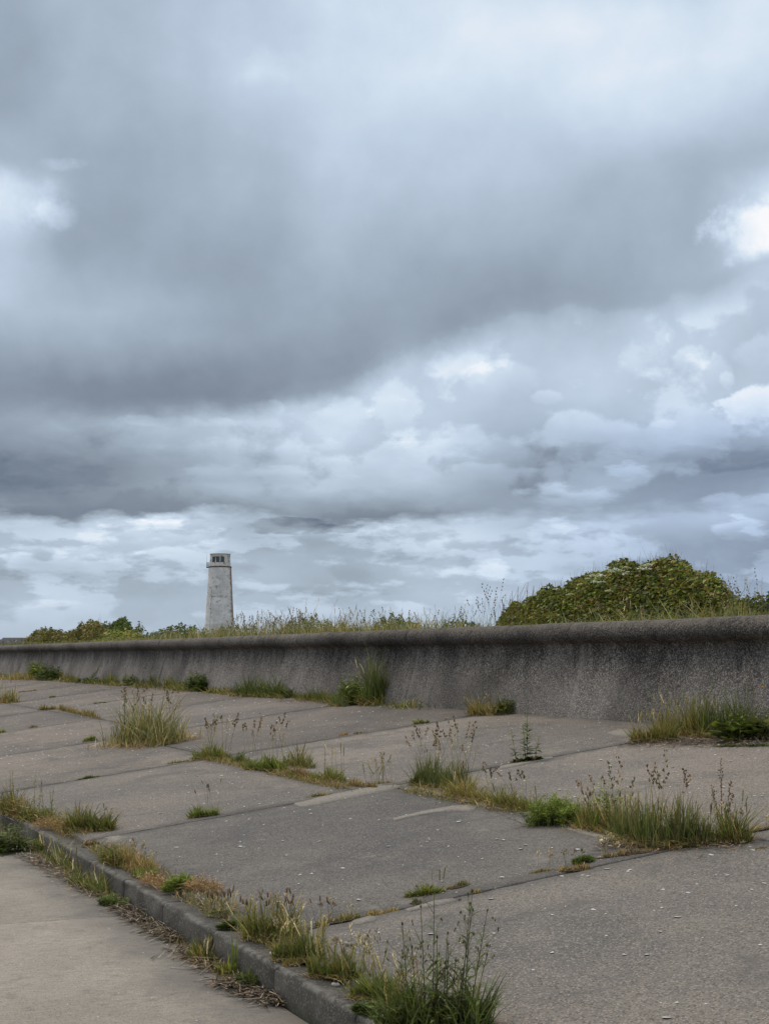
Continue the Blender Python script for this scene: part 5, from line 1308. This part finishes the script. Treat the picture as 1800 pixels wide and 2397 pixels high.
# ------------------------------------------------------------------ shrubs
def shrub(name, label, cat, outline, Yc, dep, leaf, n, colp, zb=1.5, group=None, lump=.18, lumpn=3, twigs=0, wide=.55, round_=.75, droop=.2, seedv=1, core=.86, tall=1.03):
    """outline: photo points of the top edge, carried to the distance where the shrub stands"""
    r = np.random.default_rng(500 + seedv)
    Q = np.array([on_Y(x, y, Yc) for x, y in outline])
    xs, zs = Q[:, 0], Q[:, 2]
    if xs[0] > xs[-1]: xs, zs = xs[::-1], zs[::-1]
    c = np.array([xs.mean(), Yc, zb])
    root = empty(name, c, label=label, cat=cat, group=group, kind='thing')
    H = lambda X: np.interp(X, xs, zs) - zb
    ph = r.uniform(0, 6, 8)
    span = xs[-1] - xs[0]
    ax = np.array([-math.cos(HEAD), math.sin(HEAD)])
    zs = zb + (zs - zb) * tall
    def top(X, v):
        f = 1 + lump * .35 * np.sin(X * lumpn * 2.1 / max(span, 1) * 6 + ph[0] + 2.1 * v) + lump * .35 * np.sin(X * lumpn * 5.3 / max(span, 1) * 6 + v * 6 + ph[1]) * .6
        return H(X) * np.clip(1 - np.abs(v) ** 2.2, 0, 1) ** round_ * (f if np.ndim(f) else f)
    X = r.uniform(xs[0], xs[-1], n); v = r.uniform(-1, .8, n)
    wloc = dep * np.clip(H(X) / max(zs.max() - zb, .1), .25, 1) ** .6
    T = top(X, v)
    # clumped leaf depth: little boughs stand proud, hollows sink in
    cell = leaf * 5
    cl = np.sin(X / cell * 1.7 + np.sin(v * dep / cell * 1.3 + ph[2]) * 2) * np.sin(v * dep / cell * 1.9 + ph[3] + np.sin(T / cell * 1.5)) * np.cos(T / cell * 1.1 + X / cell)
    dpt = np.abs(r.normal(0, 1, n)) * leaf * 1.8 - cl * leaf * 2.4 
    dpt = np.maximum(dpt, -leaf * .7)
    P = np.stack([X + ax[0] * v * wloc, Yc + ax[1] * v * wloc, zb + T - dpt - 0.0], 1)
    # also the steep front
    nf = n // 2
    X2 = r.uniform(xs[0], xs[-1], nf); u2 = r.random(nf); 
    w2 = dep * np.clip(H(X2) / max(zs.max() - zb, .1), .25, 1) ** .6
    vv = -np.sqrt(np.clip(1 - (u2) ** 2, 0, 1)) * .98
    wj = vv * w2 - r.normal(0, 1, nf) * leaf * 1.5
    P2 = np.stack([X2 + ax[0] * wj, Yc + ax[1] * wj, zb + top(X2, vv * .0) * u2 * .98], 1)
    P = np.concatenate([P, P2]); P = P[P[:, 2] > zb + .02]
    m = len(P)
    lf = leaf * r.uniform(.6, 1.5, m) ** 1.3
    dv = r.normal(0, 1, (m, 3)); dv[:, 1] -= .5; dv[:, 2] = dv[:, 2] * .6 + .1
    nr = r.normal(0, .7, (m, 3)) + np.array([0, -.4, 1.0])
    col = pal(colp, m, r)
    # whole boughs differ a little in tint
    bt_ = 1 + .22 * np.sin(P[:, 0] / (leaf * 9) + ph[4]) * np.sin(P[:, 2] / (leaf * 7) + ph[5])
    g = G(); leaves(g, P - c, dv, nr, lf, lf * wide * r.uniform(.8, 1.2, m), col * bt_[:, None], droop=droop)
    tag(g.build('foliage', M_LEAF, root), kind='stuff')
    # woody inner mass of the bush
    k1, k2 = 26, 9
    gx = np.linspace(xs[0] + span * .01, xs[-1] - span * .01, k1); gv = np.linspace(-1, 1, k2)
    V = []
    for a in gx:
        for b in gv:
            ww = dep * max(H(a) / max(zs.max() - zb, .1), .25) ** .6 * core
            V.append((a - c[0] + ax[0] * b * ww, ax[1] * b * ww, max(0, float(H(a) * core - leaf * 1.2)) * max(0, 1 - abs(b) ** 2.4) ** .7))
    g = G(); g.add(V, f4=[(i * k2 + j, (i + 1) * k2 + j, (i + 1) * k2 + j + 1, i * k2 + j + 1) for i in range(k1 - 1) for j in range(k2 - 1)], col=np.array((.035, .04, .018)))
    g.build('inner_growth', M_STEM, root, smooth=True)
    if twigs:
        g = G()
        for i in range(twigs):
            X = r.uniform(xs[0], xs[-1]); v = r.uniform(-.5, .3); z = float(top(X, v)); 
            L = leaf * r.uniform(2.0, 5.2)
            stem(g, np.array([X - c[0] + ax[0] * v * dep * .6, ax[1] * v * dep * .6, max(0, z - leaf)]), (r.normal(0, .25), r.normal(0, .2), 1), L, leaf * .045, leaf * .018, np.array((.16, .13, .08)) * r.uniform(.7, 1.3), (r.normal(0, .03), 0, 0), 3)
        tag(g.build('twigs', M_STEM, root), kind='stuff')
    return root, c, top, r

MO = [(1162, 1462), (1180, 1432), (1210, 1408), (1262, 1384), (1310, 1364), (1350, 1348), (1395, 1330), (1440, 1318), (1480, 1311), (1520, 1303), (1550, 1301), (1585, 1304), (1615, 1315), (1645, 1334), (1670, 1360), (1695, 1392), (1716, 1425), (1728, 1460)]
root, c, top, r = shrub('bramble_mound', 'large rounded bramble mound with pale flower heads above the right of the wall', 'bramble', MO, 11.9, 2.2, .051, 34000, {'green': 2.5, 'olive': 4, 'dark': 1.2, 'bright': 1.5, 'gold': 1.6, 'red': .3}, zb=1.35, twigs=260, lump=.10, lumpn=3, tall=.95, seedv=1, wide=.62, core=.9)
gf, gst_, gl_ = G(), G(), G()
def umbel(P, R_, col):
    for i in range(26):
        a = r.uniform(0, 2 * PI); q = R_ * math.sqrt(r.random())
        blob(gf, P + np.array([q * math.cos(a), q * math.sin(a), -(q / R_) ** 2 * R_ * .35 + r.normal(0, .004)]), (r.normal(), r.normal(), 1), .016, .02, np.array(col) * r.uniform(.85, 1.12))
for (px, py) in [(1452, 1346), (1465, 1348), (1478, 1350), (1487, 1343), (1493, 1350), (1408, 1352), (1415, 1356), (1434, 1354), (1375, 1364), (1381, 1369), (1372, 1380), (1387, 1381), (1390, 1366), (1595, 1348), (1316, 1408), (1287, 1396), (1444, 1362), (1500, 1340), (1362, 1372), (1399, 1402), (1456, 1356), (1426, 1350)]:
    Pq = on_Y(px, py, 11.2)
    d = ray(px, py); d = d / np.linalg.norm(d)
    # bring each flower to the mound's surface, along the line of sight
    for vt in np.linspace(-1, .9, 60):
        q = on_Y(px, py, 11.9) + np.array([-math.cos(HEAD), math.sin(HEAD), 0]) * vt * 2.0
        if q[2] < 1.35 + float(top(q[0], vt)) + .01: break
    P = q - c + np.array([.10, -.08, .07])
    umbel(P, r.uniform(.05, .075), (.56, .58, .30) if r.random() < .5 else (.75, .74, .55))
    stem(gst_, P - np.array([0, -.05, .16]), (0, -.2, 1), .16, .003, .002, (.14, .19, .07), k=2)
tag(gf.build('flower_heads', M_STEM, root), kind='stuff'); tag(gst_.build('flower_stalks', M_STEM, root), kind='stuff')
# grass leaning against the foot of the mound
n = 900; gq = G(); X = r.uniform(-21.5, -12.5, n); P = np.stack([X, r.uniform(9.1, 9.9, n), np.full(n, 1.75)], 1)
blades(gq, P, np.interp(X, [-21.5, -18, -16, -14, -13], [.22, .26, .40, .5, .6]) * r.uniform(.5, 1.1, n), np.full(n, .014), r, pal({'grey': 3, 'pale': 1, 'green': 2, 'gold': 2}, n, r), .5, .7)
tag(gq.build('mound_grass', M_GRASS), kind='stuff')
shrub('low_shrub', 'dark low shrub behind the grass at the right edge of the photo', 'shrub', [(1705, 1432), (1725, 1414), (1750, 1408), (1780, 1404), (1815, 1400), (1850, 1412), (1880, 1440)], 15.5, 1.6, .08, 3200, {'dark': 2, 'olive': 3, 'green': 1}, zb=1.3, seedv=2, group='low shrubs beyond the wall')
shrub('low_shrub', 'dark green shrub behind seeding grass, right of the lighthouse', 'shrub', [(655, 1480), (680, 1464), (710, 1450), (735, 1448), (760, 1458), (790, 1468), (815, 1468), (840, 1476)], 14.0, 1.5, .055, 3800, {'olive': 3, 'green': 2, 'red': .3}, zb=1.3, seedv=3, group='low shrubs beyond the wall')
shrub('low_shrub', 'rounded dark shrub in the middle, halfway between lighthouse and mound', 'shrub', [(868, 1476), (885, 1460), (908, 1450), (930, 1447), (950, 1454), (962, 1456), (985, 1476)], 17.0, 1.6, .065, 2600, {'dark': 3, 'green': 2}, zb=1.3, seedv=4, group='low shrubs beyond the wall')
shrub('low_shrub', 'smallest dark shrub just left of the mound', 'shrub', [(1038, 1466), (1055, 1458), (1080, 1455), (1110, 1460), (1125, 1466)], 17.0, 1.2, .08, 900, {'dark': 3, 'green': 1}, zb=1.3, seedv=5, group='low shrubs beyond the wall')
shrub('low_shrub', 'green shrub at the left foot of the lighthouse', 'shrub', [(345, 1492), (365, 1486), (385, 1478), (405, 1470), (428, 1466), (450, 1474), (475, 1480), (498, 1488)], 19.0, 1.6, .12, 2600, {'dark': 2, 'green': 3, 'olive': 1}, zb=1.2, seedv=6, group='low shrubs beyond the wall')
shrub('low_shrub', 'dark tuft of shrub close in front of the lighthouse base', 'shrub', [(488, 1484), (505, 1477), (528, 1471), (548, 1469), (575, 1471), (600, 1478)], 12.5, 1.0, .055, 1500, {'olive': 2, 'green': 2}, zb=1.4, seedv=7, group='low shrubs beyond the wall')
# the group on the left
shrub('flowering_shrub', 'low rounded brown green shrub, leftmost of the shrubs above the wall', 'shrub', [(62, 1502), (72, 1490), (90, 1480), (108, 1476), (130, 1478), (150, 1482), (168, 1488), (180, 1500)], 14.5, 1.8, .095, 7500, {'olive': 5, 'gold': .8, 'red': .25, 'dark': 1}, zb=1.2, seedv=8, group='shrubs above the left of the wall', lump=.12, tall=1.03)
shrub('flowering_shrub', 'tallest shrub on the left with rusty flower heads and an uneven top', 'shrub', [(145, 1502), (160, 1486), (172, 1476), (184, 1478), (190, 1464), (200, 1462), (206, 1468), (212, 1452), (219, 1450), (228, 1458), (236, 1466), (250, 1476), (262, 1500)], 15.5, 1.9, .10, 8500, {'olive': 5, 'gold': 1, 'red': .4, 'dark': 1}, zb=1.2, seedv=9, group='shrubs above the left of the wall', lump=.2, twigs=40, tall=.98)
shrub('yellow_shrub', 'yellow green shrub in front of the round dark tree on the left', 'shrub', [(232, 1500), (245, 1486), (262, 1480), (285, 1482), (305, 1480), (325, 1490), (340, 1500)], 13.5, 1.5, .12, 2400, {'bright': 2, 'gold': 2, 'olive': 1, 'green': 1}, zb=1.2, seedv=10)
shrub('low_shrub', 'small dark pointed shrub at the right foot of the round tree', 'shrub', [(312, 1492), (320, 1476), (326, 1468), (334, 1474), (342, 1486), (350, 1494)], 22.0, 1.2, .13, 900, {'dark': 2, 'olive': 2}, zb=1.2, seedv=11, group='low shrubs beyond the wall')

def tree(label, outline, Yc, dep, leaf, n, colp, seedv, trunk_x):
    root, c, top, r = shrub('round_tree', label, 'tree', outline, Yc, dep, leaf, n, colp, zb=1.9, seedv=seedv, lump=.10, tall=1.06, group='far trees on the left')
    g = G()
    k = 7; a = np.arange(k) * 2 * PI / k
    q = on_Y(trunk_x, 1500, Yc); V = []
    for z, rr_ in ((-1.0, .32), (.2, .24), (1.6, .15)):
        V += [(q[0] - c[0] + rr_ * math.cos(t), rr_ * math.sin(t), z) for t in a]
    g.add(V, f4=[(i * k + j, i * k + (j + 1) % k, (i + 1) * k + (j + 1) % k, (i + 1) * k + j) for i in range(2) for j in range(k)], col=(.10, .08, .06))
    g.build('trunk', M_STEM, root)
tree('dark round crowned tree, tallest of the far trees on the left', [(252, 1498), (258, 1476), (268, 1462), (280, 1455), (292, 1454), (302, 1462), (312, 1478), (318, 1500)], 32.0, 2.6, .16, 7000, {'dark': 4, 'green': 2}, 12, 285)
tree('low brownish far tree between the tallest shrub and the round tree', [(222, 1500), (232, 1472), (245, 1462), (258, 1464), (272, 1480), (280, 1500)], 36.0, 2.2, .22, 2000, {'olive': 3, 'dark': 2}, 13, 250)

# far houses, hardly more than silhouettes, at the left edge
def house(label, px0, px1, pyt, Yc, hp, tone):
    A_, B_ = on_Y(px0, pyt, Yc), on_Y(px1, pyt, Yc)
    c = (A_ + B_) / 2; wdt = np.linalg.norm((B_ - A_)[:2]); zt = c[2] + 0
    root = empty('far_house', (c[0], c[1], .6), label=label, cat='house', kind='thing')
    e = zt - .6 - wdt * .16
    ax = np.array([RV[0], RV[1]]); fw = np.array([-RV[1], RV[0]])
    def pt(a, b, z): q = ax * a * wdt / 2 + fw * b * wdt * .35; return (q[0], q[1], z)
    g = G(); V = [pt(-1, -1, 0), pt(1, -1, 0), pt(1, 1, 0), pt(-1, 1, 0), pt(-1, -1, e), pt(1, -1, e), pt(1, 1, e), pt(-1, 1, e)]
    g.add(V, f4=[(0, 1, 5, 4), (1, 2, 6, 5), (2, 3, 7, 6), (3, 0, 4, 7)]); g.build('wall', M_WHITE if tone else M_KERB, root)
    g = G(); g.add([pt(-1.06, -1.1, e), pt(1.06, -1.1, e), pt(1.06, 1.1, e), pt(-1.06, 1.1, e), pt(-1.0, 0, zt - .6), pt(1.0, 0, zt - .6)], f4=[(0, 1, 5, 4), (2, 3, 4, 5)], f3=[(1, 2, 5), (3, 0, 4)])
    rf = g.build('roof', M_IRON, root)
    g = G(); V = [pt(x_, y_, z_) for z_ in (zt - 1.2, zt + hp - .6) for x_, y_ in ((.42, -.12), (.58, -.12), (.58, .12), (.42, .12))]
    g.add(V, f4=[(0, 1, 5, 4), (1, 2, 6, 5), (2, 3, 7, 6), (3, 0, 4, 7), (4, 5, 6, 7)]); g.build('chimney', M_KERB, rf)
house('far dark roofed house, leftmost on the skyline', -6, 26, 1497, 190.0, 1.1, 0)
house('second far house on the skyline, right of the leftmost one', 42, 57, 1493, 200.0, 1.0, 1)

# ------------------------------------------------------------------ tall dead plant left of the mound
root, c, m_, r = plant('tall_dry_herb', 'tall finely branched dry plant standing behind the wall, left of the mound', 'dry plant', (1185, 1452, 1235, 1452), 30, surf=lambda x, y: on_Y(x, y, 9.9) * np.array([1, 1, 0]) + np.array([0, 0, 1.66]), kind='leafy', colp={'olive': 2, 'green': 1, 'dry': 1}, dens=.7, soil=0,
   extra=lambda r, gb, gh, gst, gl, a, b, m: [(lambda p: [leafy_stem(gst, gl, p[k], (r.normal(0, .5), r.normal(0, .4), 1), r.uniform(.1, .26), 5, .03, .25, {'seed': 2, 'olive': 2}, r, up=.8, thick=.003) for k in (2, 3, 3, 4, 4, 5)])(stem(gst, a * (1 - u) + b * u, (le, 0, 1), L, .006, .003, (.19, .15, .09), (0, 0, 0), 6)) for u, le, L in ((-.3, -.3, .62), (0, -.15, .72), (.3, 0, .85), (.5, .05, .9), (.8, .15, .95), (1.0, .2, .9), (.6, -.05, .8))])
#END_BACKDROP
#BEG_DETAILS
# ------------------------------------------------------------------ mortar patches and sealed strips on the slabs
slabs = [o for o in COL.objects if o.name.startswith('concrete_slab')]
def slab_under(P):
    for o in slabs:
        xs = [v[0] for v in o.bound_box]; ys = [v[1] for v in o.bound_box]
        if min(xs) <= P[0] <= max(xs) and min(ys) <= P[1] <= max(ys): return o
    return apron
rd = np.random.default_rng(123)
def patch(poly, mat, h=0.0045):
    """thin skin of mortar on a slab; poly: outline measured in the photo"""
    P = np.array([on_apron(x, y) for x, y in poly]); out = []
    for i in range(len(P)):
        a, b = P[i], P[(i + 1) % len(P)]; L = np.linalg.norm(b - a); k = max(1, int(L / .07))
        for j in range(k):
            q = a + (b - a) * j / k; out.append(q + np.array([rd.normal(0, .012), rd.normal(0, .012), 0]))
    Q = np.array(out); c = Q.mean(0)
    lo = Q.copy(); lo[:, 2] = apron_z(Q[:, 1]) - .004
    up = c + (Q - c) * .985; up[:, 2] = apron_z(up[:, 1]) + h
    n = len(Q); i = np.arange(n); j = (i + 1) % n
    g = G(); g.add(np.concatenate([lo, up]) , f4=np.c_[i, j, j + n, i + n], fn=[list(range(n, 2 * n))])
    g.build('mortar_patch', mat, slab_under(c))
patch([(690, 1882), (745, 1868), (820, 1852), (880, 1842), (925, 1838), (945, 1842), (905, 1853), (840, 1866), (770, 1880), (710, 1890)], M_MORTAR)
patch([(915, 1918), (960, 1908), (1010, 1896), (1060, 1888), (1112, 1884), (1120, 1890), (1108, 1900), (1060, 1900), (1010, 1904), (960, 1914), (925, 1922)], M_MORTAR)
patch([(1330, 1940), (1370, 1942), (1430, 1956), (1462, 1966), (1458, 1972), (1400, 1962), (1350, 1950)], M_MORTAR)
patch([(822, 2158), (860, 2148), (880, 2150), (874, 2158), (835, 2166), (815, 2166)], M_MORTAR)
patch([(950, 2130), (1010, 2112), (1060, 2104), (1072, 2110), (1040, 2120), (990, 2130), (960, 2136)], M_MORTAR)
patch([(245, 1962), (280, 1958), (300, 1962), (285, 1972), (250, 1976)], M_MORTAR)
patch([(965, 1842), (1000, 1846), (1040, 1856), (1100, 1870), (1180, 1890), (1175, 1897), (1090, 1878), (1010, 1858)], M_MORTAR, .003)
patch([(1420, 1716), (1450, 1708), (1482, 1706), (1490, 1716), (1470, 1724), (1435, 1722)], M_MORTAR, .003)
patch([(1165, 1795), (1215, 1786), (1290, 1772), (1292, 1776), (1220, 1792), (1170, 1801)], M_MORTAR, .004)

# ------------------------------------------------------------------ shells and stones
def shell_mesh(seed):
    r = np.random.default_rng(seed); k = 9
    a = np.arange(k) * 2 * PI / k; rr_ = 1 + r.normal(0, .14, k)
    V = [(0, 0, .42)]
    for f, z in ((.55, .36), (1.0, 0.0), (.9, -.06)):
        V += [(f * rr_[i] * math.cos(a[i]), f * rr_[i] * math.sin(a[i]) * .8, z + r.normal(0, .03)) for i in range(k)]
    f3 = [(0, 1 + i, 1 + (i + 1) % k) for i in range(k)]
    f4 = [(1 + q * k + i, 1 + (q + 1) * k + i, 1 + (q + 1) * k + (i + 1) % k, 1 + q * k + (i + 1) % k) for q in range(2) for i in range(k)]
    g = G(); g.add(V, f3=f3, f4=f4); return g
BIG = [(563, 1983), (470, 1932), (414, 1985), (374, 1905), (608, 1883), (770, 1846), (519, 1817), (463, 1818), (345, 1797), (728, 1906), (905, 1872), (1078, 1922), (1074, 1925), (1200, 1869), (1179, 1968), (1376, 2053), (1363, 2051), (1316, 2053), (1150, 2106), (1293, 2144), (1293, 2232),
       (1462, 2237), (1514, 2237), (1585, 2149), (1611, 2092), (1494, 2014), (1475, 2038), (1422, 2036), (1009, 2188), (840, 2108), (1036, 2065), (1406, 2008), (1175, 2055), (1736, 1769), (1575, 1797), (1553, 1784), (1766, 1865), (1785, 1865), (1407, 1780), (1552, 1752), (1712, 1782), (1310, 1701), (1000, 1700), (873, 1708), (900, 1666), (975, 1664),
       (845, 1738), (735, 1727), (692, 1732), (1140, 1747), (1090, 1735), (1120, 1768), (1310, 1850), (1353, 1990), (1560, 2385), (1546, 2183), (1760, 2085), (1790, 2070), (1702, 2051), (1665, 2003), (1763, 1992), (1218, 1989), (1230, 1980), (1163, 1966), (1000, 1972), (652, 2113), (803, 2034), (911, 1983), (748, 1971), (662, 1970), (571, 1985)]
protos = [shell_mesh(s).build('shell', M_SHELL) for s in range(6)]
for i, (x, y) in enumerate(BIG):
    o = protos[i] if i < 6 else protos[i % 6].copy()
    if i >= 6: COL.objects.link(o)
    P = on_apron(x, y); o.location = (P[0], P[1], P[2] + .003)
    s = rd.uniform(.011, .021) * (1.0 if y > 1850 else 1.15)
    o.scale = (s, s, s * .35); o.rotation_euler = (math.atan(SLOPE), 0, rd.uniform(0, 6))
    tag(o, 'small bleached white shell lying on the grey concrete slabs', 'shell', 'white shells scattered over the slabs')
g = G()
sv = []
for i in range(3600):
    Y = rd.uniform(KY + .25, 8.4); X = -rd.uniform(0, 1) ** .9 * 42 - 4
    s = (.003 + .010 * rd.random() ** 2.2) * (1.0 + (.4 if X < -18 else 0)); k = 6; a = np.arange(k) * 2 * PI / k + rd.uniform(0, 1)
    rr_ = s * (1 + rd.normal(0, .25, k))
    V = [(X, Y, apron_z(Y) + .003 + s * .35)] + [(X + rr_[j] * math.cos(a[j]), Y + rr_[j] * math.sin(a[j]) * .8, apron_z(Y + rr_[j] * math.sin(a[j]) * .8) + .0025) for j in range(k)]
    g.add(V, f3=[(0, 1 + j, 1 + (j + 1) % k) for j in range(k)])
for i in range(160):
    Y = rd.uniform(.6, 2.3); X = -rd.uniform(4, 14); s = rd.uniform(.002, .005); k = 5; a = np.arange(k) * 2 * PI / k
    g.add([(X, Y, .002 + s * .5)] + [(X + s * math.cos(q), Y + s * math.sin(q), .001) for q in a], f3=[(0, 1 + j, 1 + (j + 1) % k) for j in range(k)])
tag(g.build('shell_fragments', M_SHELL), kind='stuff')

def pebble(seed):
    r = np.random.default_rng(seed); V = []; k = 10
    for q in range(1, 6):
        ph = PI * q / 6
        for i in range(k):
            th_ = 2 * PI * i / k; m = 1 + r.normal(0, .05)
            V.append((math.sin(ph) * math.cos(th_) * m, math.sin(ph) * math.sin(th_) * m * .75, math.cos(ph) * .5 * m))
    f4 = [(q * k + i, (q + 1) * k + i, (q + 1) * k + (i + 1) % k, q * k + (i + 1) % k) for q in range(4) for i in range(k)]
    g = G(); g.add(V, f4=f4, fn=[list(range(k))[::-1], list(range(4 * k, 5 * k))]); return g
def stone(x, y, s, surf, label, seed, cat='stone', rot=0.4):
    P = on_path(x, y) if surf == 'path' else (np.array([0, 0, EYE]) + (KTOP - EYE) / ray(x, y)[2] * ray(x, y)) if surf == 'kerb' else on_apron(x, y)
    o = pebble(seed).build('pebble', M_STONE, loc=(P[0], P[1], P[2] + s * .42), smooth=True)
    o.scale = (s, s, s); o.rotation_euler = (0, 0, rot)
    tag(o, label, cat, kind='thing')
stone(640, 2238, .024, 'kerb', 'smooth tan pebble lying on top of the near kerb stone', 1)
stone(786, 2311, .022, 'kerb', 'flat white pebble on the kerb top in front of the tall branching weed', 2)
stone(817, 2215, .026, 'apron', 'pale cream pebble on the near slab beside a dry twig', 3)
stone(292, 2117, .030, 'path', 'grey white stone standing in the gutter against the kerb', 4)
stone(571, 2368 - 60, .016, 'path', 'white bleached pebble among the straw nearest the camera', 5)
stone(145, 1588 + 6, .10, 'apron', 'flat pale stone at the far wall foot among the weeds', 6)
g = G(); q = on_apron(805, 2225); stem(g, q + np.array([0, 0, .01]), (0.55, -.35, .05), .13, .006, .003, (.34, .29, .2), (0.01, .02, .02), 4)
tag(g.build('dry_twig', M_STEM), 'pale dry twig lying on the slab next to the cream pebble', 'twig')
#END_DETAILS
